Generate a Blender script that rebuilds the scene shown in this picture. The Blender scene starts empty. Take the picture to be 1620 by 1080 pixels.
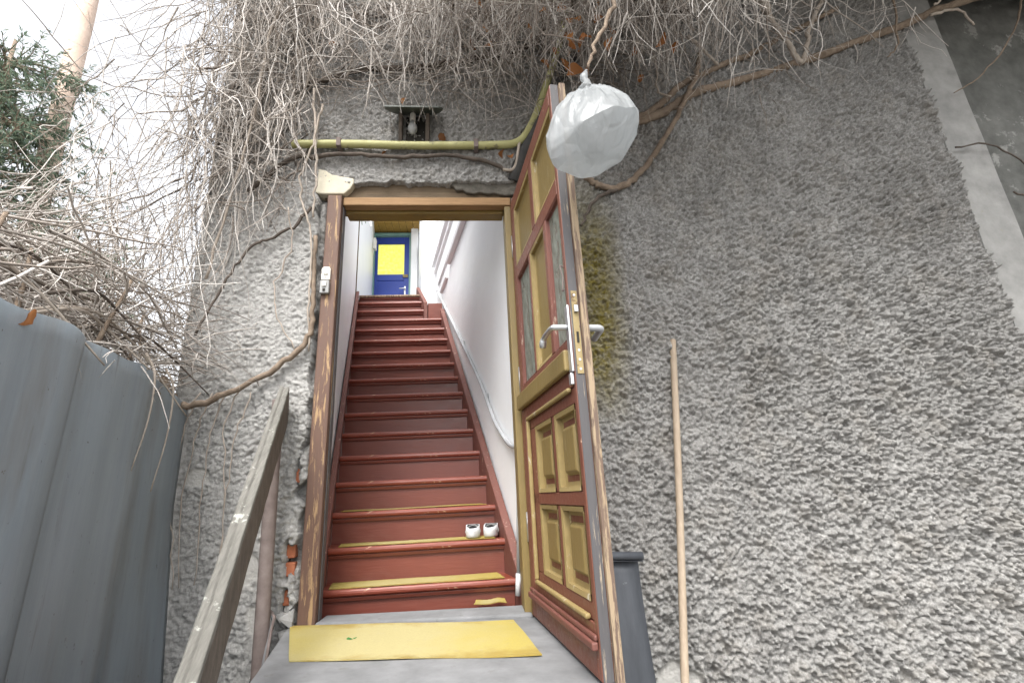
import bpy, bmesh, math, random
import numpy as np
from mathutils import Vector, Matrix
random.seed(7)
S = bpy.context.scene
COL = S.collection
# ------------------------------------------------------------------ camera, sky, sun, exposure
cam_d = bpy.data.cameras.new('camera'); cam = bpy.data.objects.new('camera', cam_d); COL.objects.link(cam)
R = Matrix(((0.99595, 0.02422, -0.08660), (-0.07537, -0.30041, -0.95083), (-0.04905, 0.95350, -0.29737)))
cam.matrix_world = Matrix.Translation((0.30, -2.25, 0.49)) @ R.to_4x4()
cam_d.sensor_width = 36.0; cam_d.lens = 17.11; cam_d.clip_start = 0.02; cam_d.clip_end = 500
S.camera = cam
SUN_EL, SUN_AZ = math.radians(56), math.radians(193)      # azimuth from +y towards +x
w = bpy.data.worlds.new('World'); S.world = w; w.use_nodes = True
nt = w.node_tree; nt.nodes.clear()
sky = nt.nodes.new('ShaderNodeTexSky'); sky.sky_type = 'NISHITA'; sky.sun_disc = False
sky.sun_elevation = SUN_EL; sky.sun_rotation = SUN_AZ; sky.air_density = 1.0; sky.dust_density = 4.0; sky.ozone_density = 1.0
hs = nt.nodes.new('ShaderNodeHueSaturation'); hs.inputs['Saturation'].default_value = 0.16
bgn = nt.nodes.new('ShaderNodeBackground'); bgn.inputs['Strength'].default_value = 0.15
wo = nt.nodes.new('ShaderNodeOutputWorld')
nt.links.new(sky.outputs[0], hs.inputs['Color']); nt.links.new(hs.outputs[0], bgn.inputs['Color']); nt.links.new(bgn.outputs[0], wo.inputs['Surface'])
sd = bpy.data.lights.new('sun', 'SUN'); sd.energy = 0.95; sd.angle = math.radians(22); sd.color = (1, 0.975, 0.94)
so = bpy.data.objects.new('sun', sd); COL.objects.link(so)
sv = Vector((math.sin(SUN_AZ)*math.cos(SUN_EL), math.cos(SUN_AZ)*math.cos(SUN_EL), math.sin(SUN_EL)))
so.rotation_euler = sv.to_track_quat('Z', 'Y').to_euler()
S.view_settings.view_transform = 'Standard'; S.view_settings.look = 'None'
S.view_settings.exposure = 1.76; S.view_settings.gamma = 1.0; S.view_settings.use_curve_mapping = False
S.render.engine = 'CYCLES'
S.cycles.max_bounces = 8; S.cycles.diffuse_bounces = 5; S.cycles.transparent_max_bounces = 12
# ------------------------------------------------------------------ materials
class NT:
    def __init__(s, name):
        s.m = bpy.data.materials.new(name); s.m.use_nodes = True; s.t = s.m.node_tree; s.N = s.t.nodes
        s.N.clear(); s.out = s.N.new('ShaderNodeOutputMaterial')
        s.p = s.N.new('ShaderNodeBsdfPrincipled'); s.L(s.p.outputs[0], s.out.inputs[0])
        s.tc = s.N.new('ShaderNodeTexCoord')
    def L(s, a, b): s.t.links.new(a, b)
    def noise(s, scale, detail=4, rough=.6, stretch=None, dist=0.0):
        n = s.N.new('ShaderNodeTexNoise'); n.inputs['Scale'].default_value = scale; n.inputs['Detail'].default_value = detail
        n.inputs['Roughness'].default_value = rough; n.inputs['Distortion'].default_value = dist
        v = s.tc.outputs['Object']
        if stretch:
            mp = s.N.new('ShaderNodeMapping'); mp.inputs['Scale'].default_value = stretch; s.L(v, mp.inputs[0]); v = mp.outputs[0]
        s.L(v, n.inputs['Vector']); return n.outputs['Fac']
    def ramp(s, fac, stops):
        r = s.N.new('ShaderNodeValToRGB'); e = r.color_ramp.elements
        while len(e) < len(stops): e.new(0.5)
        for i, (p, c) in enumerate(stops):
            e[i].position = p; e[i].color = (c, c, c, 1) if isinstance(c, (int, float)) else (*c, 1)
        s.L(fac, r.inputs[0]); return r.outputs[0]
    def mix(s, fac, a, b, mode='MIX'):
        n = s.N.new('ShaderNodeMix'); n.data_type = 'RGBA'; n.blend_type = mode
        for v, i in ((fac, 0), (a, 6), (b, 7)):
            if hasattr(v, 'is_linked'): s.L(v, n.inputs[i])
            else: n.inputs[i].default_value = v if isinstance(v, (int, float)) else (*v, 1)
        return n.outputs[2]
    def math(s, op, a, b=0.0):
        n = s.N.new('ShaderNodeMath'); n.operation = op
        for v, i in ((a, 0), (b, 1)):
            if hasattr(v, 'is_linked'): s.L(v, n.inputs[i])
            else: n.inputs[i].default_value = v
        return n.outputs[0]
    def attr(s, name):
        n = s.N.new('ShaderNodeAttribute'); n.attribute_name = name; return n.outputs['Fac']
    def island(s):
        return s.N.new('ShaderNodeNewGeometry').outputs['Random Per Island']
    def objrand(s):
        return s.N.new('ShaderNodeObjectInfo').outputs['Random']
    def color(s, c):
        if hasattr(c, 'is_linked'): s.L(c, s.p.inputs['Base Color'])
        else: s.p.inputs['Base Color'].default_value = (*c, 1)
        return s
    def rough(s, r):
        if hasattr(r, 'is_linked'): s.L(r, s.p.inputs['Roughness'])
        else: s.p.inputs['Roughness'].default_value = r
        return s
    def bump(s, h, strength=.4, dist=.01):
        b = s.N.new('ShaderNodeBump'); b.inputs['Strength'].default_value = strength; b.inputs['Distance'].default_value = dist
        s.L(h, b.inputs['Height']); s.L(b.outputs[0], s.p.inputs['Normal']); return s
    def set(s, k, v): s.p.inputs[k].default_value = v; return s

def painted(name, base, wear=(.36, .29, .2), amt=.66, stretch=(6, 6, 1), rough=.5, dirt=.5, chipscale=9, width=.05):
    t = NT(name)
    g = t.noise(18, 6, .65, stretch)
    big = t.noise(2.2, 5, .6)
    c = t.mix(t.ramp(big, [(.3, 0), (.75, dirt)]), base, tuple(x*.55 + .012 for x in base))
    c = t.mix(t.ramp(g, [(.42, 0), (.72, .35)]), c, tuple(min(1, x*1.45 + .01) for x in base))
    chip = t.noise(chipscale, 8, .72, stretch, .4)
    c = t.mix(t.ramp(chip, [(amt, 0), (amt + width, 1)]), c, wear)
    t.color(c).rough(t.ramp(g, [(.3, rough - .12), (.7, rough + .18)]))
    h = t.math('SUBTRACT', t.math('MULTIPLY', g, .6), t.math('MULTIPLY', t.ramp(chip, [(amt, 0), (amt + width, 1)]), .5))
    return t.bump(h, .35, .004).m

def roughcast_mat(name, lo, hi):
    t = NT(name)
    n1 = t.noise(85, 6, .75); n2 = t.noise(1.3, 5, .6); n3 = t.noise(7, 4, .6)
    c = t.mix(t.ramp(n1, [(.3, 0), (.7, 1)]), lo, hi)
    c = t.mix(t.ramp(n2, [(.35, .0), (.75, .28)]), c, tuple(x*.62 for x in lo))
    c = t.mix(t.ramp(n3, [(.5, 0), (.8, .35)]), c, (.33, .29, .235))
    mos = t.math('MULTIPLY', t.attr('moss'), t.ramp(t.noise(30, 5, .7), [(.25, .25), (.6, 1)]))
    c = t.mix(mos, c, (.19, .155, .035))
    c = t.mix(t.attr('pale'), c, t.mix(t.ramp(n1, [(.3, 0), (.7, 1)]), (.33, .322, .306), (.56, .55, .527)))  # whiter plaster colour where the left wall is painted as brightly lit
    c = t.mix(t.attr('patch'), c, (.55, .535, .5))
    st = t.noise(3.5, 5, .7, (5, 1, .5))
    c = t.mix(t.math('MULTIPLY', t.ramp(st, [(.55, 0), (.75, .6)]), t.attr('streak')), c, (.07, .065, .058))
    t.color(c).rough(.95).set('Specular IOR Level', .15)
    return t.bump(t.noise(120, 5, .8), .9, .012).m

M = {}
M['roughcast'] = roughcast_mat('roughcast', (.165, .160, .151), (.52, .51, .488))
def plain(name, lo, hi, scale=12, rough=.8, bump=.3, bd=.005, stretch=None, spec=.3, spots=None):
    t = NT(name); n = t.noise(scale, 7, .65, stretch); b = t.noise(scale*.16, 4, .6)
    c = t.mix(t.ramp(n, [(.3, 0), (.72, 1)]), lo, hi)
    c = t.mix(t.ramp(b, [(.4, 0), (.75, .4)]), c, tuple(x*.6 for x in lo))
    if spots:
        sc, thr, scol = spots
        c = t.mix(t.ramp(t.noise(sc, 5, .7), [(thr, 0), (thr + .05, 1)]), c, scol)
    t.color(c).rough(rough).set('Specular IOR Level', spec)
    return t.bump(t.noise(scale*3, 6, .7, stretch), bump, bd).m
M['plaster_smooth'] = plain('plaster_smooth', (.20, .198, .19), (.32, .315, .30), 9, .9, .35, .004, None, .2, (14, .66, (.24, .23, .2)))
M['plaster_cream'] = plain('plaster_cream', (.52, .48, .37), (.62, .58, .47), 18, .9, .3)
M['plaster_dark'] = plain('plaster_dark', (.07, .065, .055), (.17, .155, .13), 22, .95, .8, .01)
M['plaster_recess'] = plain('plaster_recess', (.09, .092, .085), (.19, .19, .178), 6, .95, .6, .008, None, .2, (5, .60, (.27, .27, .255)))
t = NT('white_wall'); n = t.noise(3, 5, .6)
c = t.mix(t.ramp(n, [(.35, 0), (.75, .5)]), (.83, .845, .86), (.75, .765, .78)); c = t.mix(t.ramp(t.noise(9, 6, .7, (3, 3, .6)), [(.62, 0), (.8, .4)]), c, (.5, .48, .44))
M['white'] = t.color(c).rough(.42).bump(t.noise(5, 5, .6), .35, .02).m
M['concrete'] = plain('concrete', (.14, .142, .144), (.225, .228, .232), 8, .85, .35, .004, None, .3, (18, .63, (.15, .15, .145)))
M['ground'] = plain('ground', (.13, .125, .115), (.22, .21, .195), 5, .95, .5, .01)
M['brick'] = plain('brick', (.33, .11, .055), (.45, .17, .09), 25, .95, .6)
M['red'] = painted('red_paint', (.165, .058, .036), (.40, .29, .21), .63, (3, 3, 3), .45, .5)
t = NT('stair_red')
g = t.noise(10, 6, .6, (1, 14, 14)); big = t.noise(3, 4, .6)
c = t.mix(t.ramp(g, [(.3, 0), (.75, .6)]), (.155, .040, .026), (.22, .064, .040)); c = t.mix(t.ramp(big, [(.4, 0), (.72, .6)]), c, (.105, .032, .026))
c = t.mix(t.ramp(t.noise(38, 8, .75, (1, 1, 1), .6), [(.685, 0), (.71, .8)]), c, (.48, .27, .18))
dk = t.math('MULTIPLY', t.objrand(), .45)
c = t.mix(dk, c, (.12, .034, .024))
c = t.mix(t.ramp(t.noise(5, 6, .7, (.5, 1, 1)), [(.55, 0), (.8, .35)]), c, (.26, .16, .12))
M['stair'] = t.color(c).rough(t.ramp(g, [(.3, .28), (.7, .5)])).bump(g, .3, .003).m
t = NT('stair_edge')
g = t.noise(10, 6, .6, (1, 14, 14))
c = t.mix(t.ramp(g, [(.3, 0), (.75, .6)]), (.17, .036, .021), (.25, .06, .034))
c = t.mix(t.ramp(t.noise(20, 8, .75, (.8, 1.5, 1.5), .6), [(.61, 0), (.66, .85)]), c, (.50, .33, .21))
M['stair_edge'] = t.color(c).rough(.35).bump(g, .3, .003).m
M['red_worn'] = painted('red_worn', (.145, .05, .036), (.40, .31, .24), .61, (4, 4, .7), .6, .5)
M['ochre'] = painted('ochre_paint', (.195, .138, .045), (.36, .30, .19), .63, (8, 8, .8), .5, .45)
M['ochre_dark'] = painted('ochre_dark', (.21, .14, .035), (.12, .09, .06), .6, (1, 8, 8), .5, .4)
M['cream'] = painted('cream_moulding', (.27, .20, .08), (.44, .39, .29), .6, (3, 3, 1.5), .55, .35)
M['jamb'] = painted('worn_brown_jamb', (.115, .062, .042), (.33, .215, .11), .54, (7, 7, .7), .65, .5, 7, .06)
M['dark_edge'] = painted('dark_edge', (.07, .066, .068), (.32, .26, .19), .58, (9, 9, .5), .6, .3)
M['pale_edge'] = painted('pale_edge', (.13, .085, .06), (.28, .21, .135), .48, (9, 9, .7), .75, .6)
M['beam'] = plain('old_beam', (.10, .075, .05), (.23, .17, .11), 14, .85, .8, .01, (.6, 8, 8))
M['head_wood'] = plain('head_wood', (.22, .13, .06), (.36, .22, .11), 14, .7, .5, .005, (.5, 8, 8))
M['grey_wood'] = plain('grey_wood', (.15, .145, .128), (.25, .24, .215), 14, .9, .8, .008, (9, 1.2, 1.2), .2, (19, .60, (.46, .47, .42)))
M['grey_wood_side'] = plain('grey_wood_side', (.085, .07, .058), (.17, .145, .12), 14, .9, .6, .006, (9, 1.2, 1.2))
M['pole'] = plain('pole_wood', (.30, .235, .17), (.41, .33, .245), 14, .6, .3, .003, (6, 6, .6), .3, (9, .66, (.25, .17, .1)))
def matmat(name, mid, end, brown):
    t = NT(name); sx = t.N.new('ShaderNodeSeparateXYZ'); t.L(t.tc.outputs['Generated'], sx.inputs[0])
    d = t.math('MULTIPLY', t.math('ABSOLUTE', t.math('SUBTRACT', sx.outputs[0], .45)), 2.0)
    d = t.math('ADD', d, t.math('MULTIPLY', t.math('SUBTRACT', t.noise(7, 5, .65), .5), .9))
    c = t.mix(t.ramp(d, [(.25, 0), (.95, 1)]), mid, end)
    e = t.math('ADD', t.math('MULTIPLY', t.math('ABSOLUTE', t.math('SUBTRACT', sx.outputs[1], .5)), 1.3), t.math('MULTIPLY', t.noise(9, 5, .65), .75))
    c = t.mix(t.ramp(e, [(.80, 0), (1.0, .7)]), c, brown)
    c = t.mix(t.ramp(t.noise(150, 3, .7), [(.4, 0), (.75, .3)]), c, tuple(x*.55 for x in mid))
    c = t.mix(t.ramp(t.noise(22, 6, .75), [(.58, 0), (.75, .45)]), c, (.30, .27, .2))
    return t.color(c).rough(.85).bump(t.noise(260, 3, .7), .5, .002).m
M['yellow_mat'] = matmat('yellow_mat', (.37, .32, .15), (.36, .29, .07), (.25, .165, .025))
M['step_mat'] = matmat('step_mat', (.34, .285, .12), (.33, .25, .05), (.23, .155, .025))
M['sheet'] = plain('sheet_metal', (.225, .265, .30), (.295, .34, .375), 5, .42, .15, .01, (3, 3, .3), .5, (40, .655, (.10, .09, .075)))
M['sheet'].node_tree.nodes['Principled BSDF'].inputs['Metallic'].default_value = .2
_t = M['sheet'].node_tree; _p = _t.nodes['Principled BSDF']; _src = _p.inputs['Base Color'].links[0].from_socket
_tc = _t.nodes.new('ShaderNodeTexCoord')
for _sc, _st, _lo, _hi, _col in ((2.2, (3, 3, .45), .50, .74, (.15, .13, .105)), (9, (4, 4, .35), .62, .74, (.12, .11, .10)), (60, (1, 1, .5), .69, .72, (.05, .045, .04))):
    _m = _t.nodes.new('ShaderNodeMapping'); _m.inputs['Scale'].default_value = _st; _t.links.new(_tc.outputs['Object'], _m.inputs[0])
    _n = _t.nodes.new('ShaderNodeTexNoise'); _n.inputs['Scale'].default_value = _sc; _n.inputs['Detail'].default_value = 6; _n.inputs['Roughness'].default_value = .65; _t.links.new(_m.outputs[0], _n.inputs['Vector'])
    _r = _t.nodes.new('ShaderNodeMapRange'); _r.inputs[1].default_value = _lo; _r.inputs[2].default_value = _hi; _r.inputs[4].default_value = .65; _t.links.new(_n.outputs['Fac'], _r.inputs[0])
    _x = _t.nodes.new('ShaderNodeMix'); _x.data_type = 'RGBA'; _t.links.new(_r.outputs[0], _x.inputs[0]); _t.links.new(_src, _x.inputs[6]); _x.inputs[7].default_value = (*_col, 1); _src = _x.outputs[2]
_t.links.new(_src, _p.inputs['Base Color'])
M['steel'] = plain('steel', (.50, .51, .52), (.62, .63, .64), 30, .35, .15, .001); M['steel'].node_tree.nodes['Principled BSDF'].inputs['Metallic'].default_value = .85
M['tube'] = plain('tube_paint', (.36, .37, .38), (.46, .47, .48), 12, .4, .1)
M['brass'] = plain('brass', (.25, .19, .09), (.34, .27, .14), 30, .6, .3, .002, None, .4, (25, .55, (.14, .09, .05))); M['brass'].node_tree.nodes['Principled BSDF'].inputs['Metallic'].default_value = .4
M['rust'] = plain('rust_pipe', (.13, .10, .09), (.22, .18, .165), 16, .8, .4)
M['gas'] = plain('gas_pipe', (.36, .345, .14), (.45, .435, .21), 14, .55, .25, .003, None, .4, (12, .60, (.2, .19, .1)))
M['black'] = plain('black_tube', (.035, .034, .033), (.07, .068, .064), 14, .75, .3)
M['rubber'] = plain('rubber', (.045, .05, .058), (.085, .092, .105), 6, .45, .3, .004, (3, 3, .5), .5, (30, .68, (.2, .21, .22)))
M['enamel'] = plain('enamel', (.055, .065, .055), (.10, .11, .095), 14, .5, .2)
M['plastic'] = plain('plastic', (.66, .64, .57), (.74, .72, .66), 10, .5, .1)
M['plastic_grey'] = plain('plastic_grey', (.25, .25, .25), (.34, .34, .33), 10, .5, .1)
M['clog'] = plain('clog_white', (.50, .505, .51), (.60, .605, .61), 20, .55, .2)
M['clog_in'] = plain('clog_grey', (.19, .19, .20), (.27, .27, .28), 40, .9, .4)
M['blue'] = painted('blue_paint', (.022, .055, .33), (.2, .3, .5), .72, (3, 3, 3), .5, .3)
M['teal'] = plain('teal_paint', (.18, .34, .31), (.24, .40, .37), 8, .5, .2)
M['tile'] = plain('ceiling_wood', (.33, .20, .05), (.46, .29, .08), 10, .6, .4, .004, (6, 1, 1))
M['dark'] = plain('dark_gap', (.02, .018, .016), (.04, .036, .03), 10, .95, .3)
def twigmat(name, stops):
    t = NT(name); c = t.ramp(t.island(), stops)
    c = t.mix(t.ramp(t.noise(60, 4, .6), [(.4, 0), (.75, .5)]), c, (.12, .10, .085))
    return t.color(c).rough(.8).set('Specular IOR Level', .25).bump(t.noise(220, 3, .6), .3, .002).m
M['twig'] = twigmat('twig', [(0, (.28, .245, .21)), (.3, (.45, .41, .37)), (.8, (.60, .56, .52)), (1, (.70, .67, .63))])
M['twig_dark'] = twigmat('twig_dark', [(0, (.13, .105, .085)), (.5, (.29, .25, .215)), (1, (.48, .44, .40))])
M['stem'] = plain('stem_bark', (.15, .11, .08), (.30, .235, .175), 28, .9, .8, .006)
M['stem_pale'] = plain('stem_pale', (.31, .265, .22), (.46, .40, .34), 28, .85, .6, .004)
M['stem_dark'] = plain('stem_dark', (.065, .052, .043), (.14, .115, .095), 28, .9, .6, .004)
def leafmat(name, stops, trans=.3):
    t = NT(name); c = t.ramp(t.objrand() if name == 'dry_leaf' else t.island(), stops)
    t.color(c).rough(.65).set('Specular IOR Level', .2)
    tr = t.N.new('ShaderNodeBsdfTranslucent'); t.L(c, tr.inputs[0]); ms = t.N.new('ShaderNodeMixShader'); ms.inputs[0].default_value = trans
    t.L(t.p.outputs[0], ms.inputs[1]); t.L(tr.outputs[0], ms.inputs[2]); t.L(ms.outputs[0], t.out.inputs[0]); return t.m
M['dry'] = leafmat('dry_leaf', [(0, (.17, .075, .03)), (.5, (.30, .12, .04)), (1, (.42, .20, .07))])
M['needle'] = leafmat('needle', [(0, (.08, .12, .09)), (.5, (.14, .19, .13)), (1, (.22, .26, .18))], .4)
M['bud'] = leafmat('bud', [(0, (.28, .27, .07)), (1, (.38, .36, .12))])
M['green'] = leafmat('green_blade', [(0, (.05, .13, .04)), (1, (.10, .20, .06))])
M['bark'] = plain('pine_bark', (.58, .44, .35), (.68, .54, .45), 6, .9, .6, .02)
# bag: thin polythene
t = NT('polythene'); t.color((.44, .455, .46)).rough(.25).set('Specular IOR Level', .5)
crk = t.N.new('ShaderNodeTexVoronoi'); crk.feature = 'DISTANCE_TO_EDGE'; crk.inputs['Scale'].default_value = 11
mp = t.N.new('ShaderNodeMapping'); mp.inputs['Scale'].default_value = (1.6, 1.6, .5); t.L(t.tc.outputs['Object'], mp.inputs[0]); t.L(mp.outputs[0], crk.inputs['Vector'])
hh = t.math('ADD', t.math('MULTIPLY', t.ramp(crk.outputs['Distance'], [(0, 0), (.12, 1)]), .35), t.noise(14, 5, .6, (2, 2, .5), 1.2))
t.bump(hh, .5, .010)
tr = t.N.new('ShaderNodeBsdfTranslucent'); tr.inputs[0].default_value = (.50, .53, .54, 1); tp = t.N.new('ShaderNodeBsdfTransparent')
m1 = t.N.new('ShaderNodeMixShader'); m1.inputs[0].default_value = .45; t.L(t.p.outputs[0], m1.inputs[1]); t.L(tr.outputs[0], m1.inputs[2])
m2 = t.N.new('ShaderNodeMixShader'); m2.inputs[0].default_value = .26; t.L(m1.outputs[0], m2.inputs[1]); t.L(tp.outputs[0], m2.inputs[2]); t.L(m2.outputs[0], t.out.inputs[0])
M['bag'] = t.m
# patterned glass, its ripple reflections partly painted in as diffuse grey
t = NT('ripple_glass'); t.color((.75, .78, .76)).rough(.08).set('Transmission Weight', 1.0).set('IOR', 1.15)
t.p.inputs['Specular IOR Level'].default_value = .9
t.bump(t.noise(26, 2, .5, (1, 1, .45), .6), .8, .02)
tp = t.N.new('ShaderNodeBsdfTransparent'); tp.inputs[0].default_value = (.82, .85, .80, 1); gl = t.N.new('ShaderNodeBsdfGlossy'); gl.inputs['Roughness'].default_value = .06
bn = t.N.new('ShaderNodeBump'); bn.inputs['Strength'].default_value = .9; bn.inputs['Distance'].default_value = .02
t.L(t.noise(26, 2, .5, (1, 1, .45), .6), bn.inputs['Height']); t.L(bn.outputs[0], gl.inputs['Normal'])
ms = t.N.new('ShaderNodeMixShader'); ms.inputs[0].default_value = .2; t.L(tp.outputs[0], ms.inputs[1]); t.L(gl.outputs[0], ms.inputs[2])
df = t.N.new('ShaderNodeBsdfDiffuse'); df.inputs[0].default_value = (.34, .36, .33, 1); t.L(bn.outputs[0], df.inputs['Normal']); tl = t.N.new('ShaderNodeBsdfTranslucent'); tl.inputs[0].default_value = (.45, .47, .40, 1)
ma = t.N.new('ShaderNodeMixShader'); ma.inputs[0].default_value = .5; t.L(df.outputs[0], ma.inputs[1]); t.L(tl.outputs[0], ma.inputs[2])
mf = t.N.new('ShaderNodeMixShader'); t.L(t.ramp(t.noise(26, 2, .5, (1, 1, .45), .6), [(.35, .25), (.65, .8)]), mf.inputs[0]); t.L(ms.outputs[0], mf.inputs[1]); t.L(ma.outputs[0], mf.inputs[2]); t.L(mf.outputs[0], t.out.inputs[0])
M['glass'] = t.m
t = NT('yellow_glass'); t.color((.75, .70, .12)).rough(.25)
tr = t.N.new('ShaderNodeBsdfTranslucent'); vv = t.ramp(t.noise(22, 4, .6), [(.3, (.98, .96, .30)), (.7, (1, .99, .62))]); t.L(vv, tr.inputs[0])
ms = t.N.new('ShaderNodeMixShader'); ms.inputs[0].default_value = .85; t.L(t.p.outputs[0], ms.inputs[1]); t.L(tr.outputs[0], ms.inputs[2])
tp = t.N.new('ShaderNodeBsdfTransparent'); t.L(vv, tp.inputs[0]); m3 = t.N.new('ShaderNodeMixShader'); m3.inputs[0].default_value = .72; t.L(ms.outputs[0], m3.inputs[1]); t.L(tp.outputs[0], m3.inputs[2]); t.L(m3.outputs[0], t.out.inputs[0])
M['yglass'] = t.m
# ------------------------------------------------------------------ mesh helpers
def wloc(o):
    v = Vector((0, 0, 0))
    while o is not None: v += o.location; o = o.parent
    return v
def tag(o, label=None, cat=None, group=None, kind=None):
    if label: o['label'] = label
    if cat: o['category'] = cat
    if group: o['group'] = group
    if kind: o['kind'] = kind
    return o
def thing(name, loc, label, cat, group=None):
    o = bpy.data.objects.new(name, None); COL.objects.link(o); o.location = loc; o.empty_display_size = .1
    return tag(o, label, cat, group)
class Frame:
    def __init__(s, o=(0, 0, 0), u=(1, 0, 0), v=(0, 1, 0), n=(0, 0, 1)):
        s.o, s.u, s.v, s.n = Vector(o), Vector(u), Vector(v), Vector(n)
    def __call__(s, a, b, c): return s.o + s.u*a + s.v*b + s.n*c
W = Frame()
def catmull(pts, k=6):
    P = [np.array(p, float) for p in pts]; P = [2*P[0]-P[1]] + P + [2*P[-1]-P[-2]]; out = []
    for i in range(1, len(P)-2):
        for j in range(k):
            q = j/k; a, b, c, d = P[i-1:i+3]
            out.append(.5*((2*b)+(-a+c)*q+(2*a-5*b+4*c-d)*q*q+(-a+3*b-3*c+d)*q**3))
    out.append(P[-2]); return np.array(out)
class MB:
    def __init__(s): s.v, s.f = [], []
    def add(s, vs, fs):
        b = len(s.v); s.v += [tuple(x) for x in vs]; s.f += [tuple(b+i for i in f) for f in fs]; return s
    def hexa(s, p):            # 8 points: bottom 4 ccw, top 4
        return s.add(p, [(0, 3, 2, 1), (4, 5, 6, 7), (0, 1, 5, 4), (1, 2, 6, 5), (2, 3, 7, 6), (3, 0, 4, 7)])
    def box(s, a0, a1, b0, b1, c0, c1, fr=W):
        return s.hexa([fr(a0, b0, c0), fr(a1, b0, c0), fr(a1, b1, c0), fr(a0, b1, c0), fr(a0, b0, c1), fr(a1, b0, c1), fr(a1, b1, c1), fr(a0, b1, c1)])
    def prism(s, poly, c0, c1, fr=W):   # poly in (a,b), extruded along c
        n = len(poly); vs = [fr(a, b, c0) for a, b in poly] + [fr(a, b, c1) for a, b in poly]
        return s.add(vs, [tuple(range(n-1, -1, -1)), tuple(range(n, 2*n))] + [(i, (i+1) % n, n+(i+1) % n, n+i) for i in range(n)])
    def tube(s, pts, r, sides=10, caps=True, jitter=0):
        P = np.array(pts, float); n = len(P); rr = np.full(n, r) if np.isscalar(r) else np.array(r, float)
        if jitter: rr = rr*(1+np.array([random.uniform(-jitter, jitter) for _ in range(n)]))
        T = np.gradient(P, axis=0); T /= np.linalg.norm(T, axis=1)[:, None]+1e-9
        ref = np.array([0, 0, 1.]) if abs(T[0][2]) < .9 else np.array([1., 0, 0]); vs = []
        U = np.cross(T[0], ref); U /= np.linalg.norm(U)
        for i in range(n):
            U = U - T[i]*(U@T[i]); U /= np.linalg.norm(U)+1e-9; V = np.cross(T[i], U)
            for k in range(sides):
                a = 2*math.pi*k/sides; vs.append(P[i]+rr[i]*(math.cos(a)*U+math.sin(a)*V))
        fs = [(i*sides+k, i*sides+(k+1) % sides, (i+1)*sides+(k+1) % sides, (i+1)*sides+k) for i in range(n-1) for k in range(sides)]
        if caps: fs += [tuple(range(sides-1, -1, -1)), tuple((n-1)*sides+k for k in range(sides))]
        return s.add(vs, fs)
    def build(s, name, mat, parent=None, smooth=False, bevel=0, seg=2):
        me = bpy.data.meshes.new(name); o0 = wloc(parent)
        me.from_pydata([(v[0]-o0.x, v[1]-o0.y, v[2]-o0.z) for v in s.v], [], s.f); me.materials.append(mat)
        bm = bmesh.new(); bm.from_mesh(me); bmesh.ops.recalc_face_normals(bm, faces=bm.faces); bm.to_mesh(me); bm.free()
        if smooth: me.polygons.foreach_set('use_smooth', [True]*len(me.polygons))
        o = bpy.data.objects.new(name, me); COL.objects.link(o); o.parent = parent
        if bevel:
            b = o.modifiers.new('bevel', 'BEVEL'); b.width = bevel; b.segments = seg; b.limit_method = 'ANGLE'; b.angle_limit = math.radians(40)
        return o
def npmesh(name, V, F, mat, parent=None, smooth=True):
    me = bpy.data.meshes.new(name); V = np.asarray(V, np.float32) - np.array(wloc(parent), np.float32); F = np.asarray(F, np.int32); k = F.shape[1]
    me.vertices.add(len(V)); me.vertices.foreach_set('co', V.ravel()); me.loops.add(F.size); me.loops.foreach_set('vertex_index', F.ravel())
    me.polygons.add(len(F)); me.polygons.foreach_set('loop_start', np.arange(0, F.size, k, dtype=np.int32))
    me.polygons.foreach_set('use_smooth', np.full(len(F), smooth)); me.update(calc_edges=True); me.materials.append(mat)
    o = bpy.data.objects.new(name, me); COL.objects.link(o); o.parent = parent; return o
def frame_face(mb, u0, u1, v0, v1, wd, n0, n1, fr):  # picture-frame moulding sloping from outer height n0 to inner n1
    O = [(u0, v0), (u1, v0), (u1, v1), (u0, v1)]; I = [(u0+wd, v0+wd), (u1-wd, v0+wd), (u1-wd, v1-wd), (u0+wd, v1-wd)]; Mid = [((a[0]+b[0])/2, (a[1]+b[1])/2) for a, b in zip(O, I)]
    vs = [fr(*p, n0) for p in O]+[fr(*p, n0-.003) for p in Mid]+[fr(*p, n1+.003) for p in Mid]+[fr(*p, n1) for p in I]
    fs = []
    for r in range(3):
        for i in range(4): fs.append((r*4+i, r*4+(i+1) % 4, r*4+4+(i+1) % 4, r*4+4+i))
    return mb.add(vs, fs)
rng = np.random.default_rng(11)
def vnoise(X, Y, sc, seed):
    r = np.random.default_rng(seed); T = r.random((256, 256)); x = X/sc; y = Y/sc; i = np.floor(x).astype(int); j = np.floor(y).astype(int); fx = x-i; fy = y-j
    fx = fx*fx*(3-2*fx); fy = fy*fy*(3-2*fy); g = lambda a, b: T[a % 256, b % 256]
    return (g(i, j)*(1-fx)+g(i+1, j)*fx)*(1-fy)+(g(i, j+1)*(1-fx)+g(i+1, j+1)*fx)*fy
def blobs(X, Y, cell, seed):
    r = np.random.default_rng(seed); JX, JY, A, RR = r.random((4, 256, 256)); i = np.floor(X/cell).astype(int); j = np.floor(Y/cell).astype(int); H = np.zeros_like(X)
    for di in (-1, 0, 1):
        for dj in (-1, 0, 1):
            a = (i+di) % 256; b = (j+dj) % 256
            d2 = (X-(i+di+JX[a, b])*cell)**2+(Y-(j+dj+JY[a, b])*cell)**2; rad = cell*(.45+.6*RR[a, b])
            H = np.maximum(H, A[a, b]*np.clip(1-d2/rad**2, 0, 1)**.6)
    return H
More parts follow.
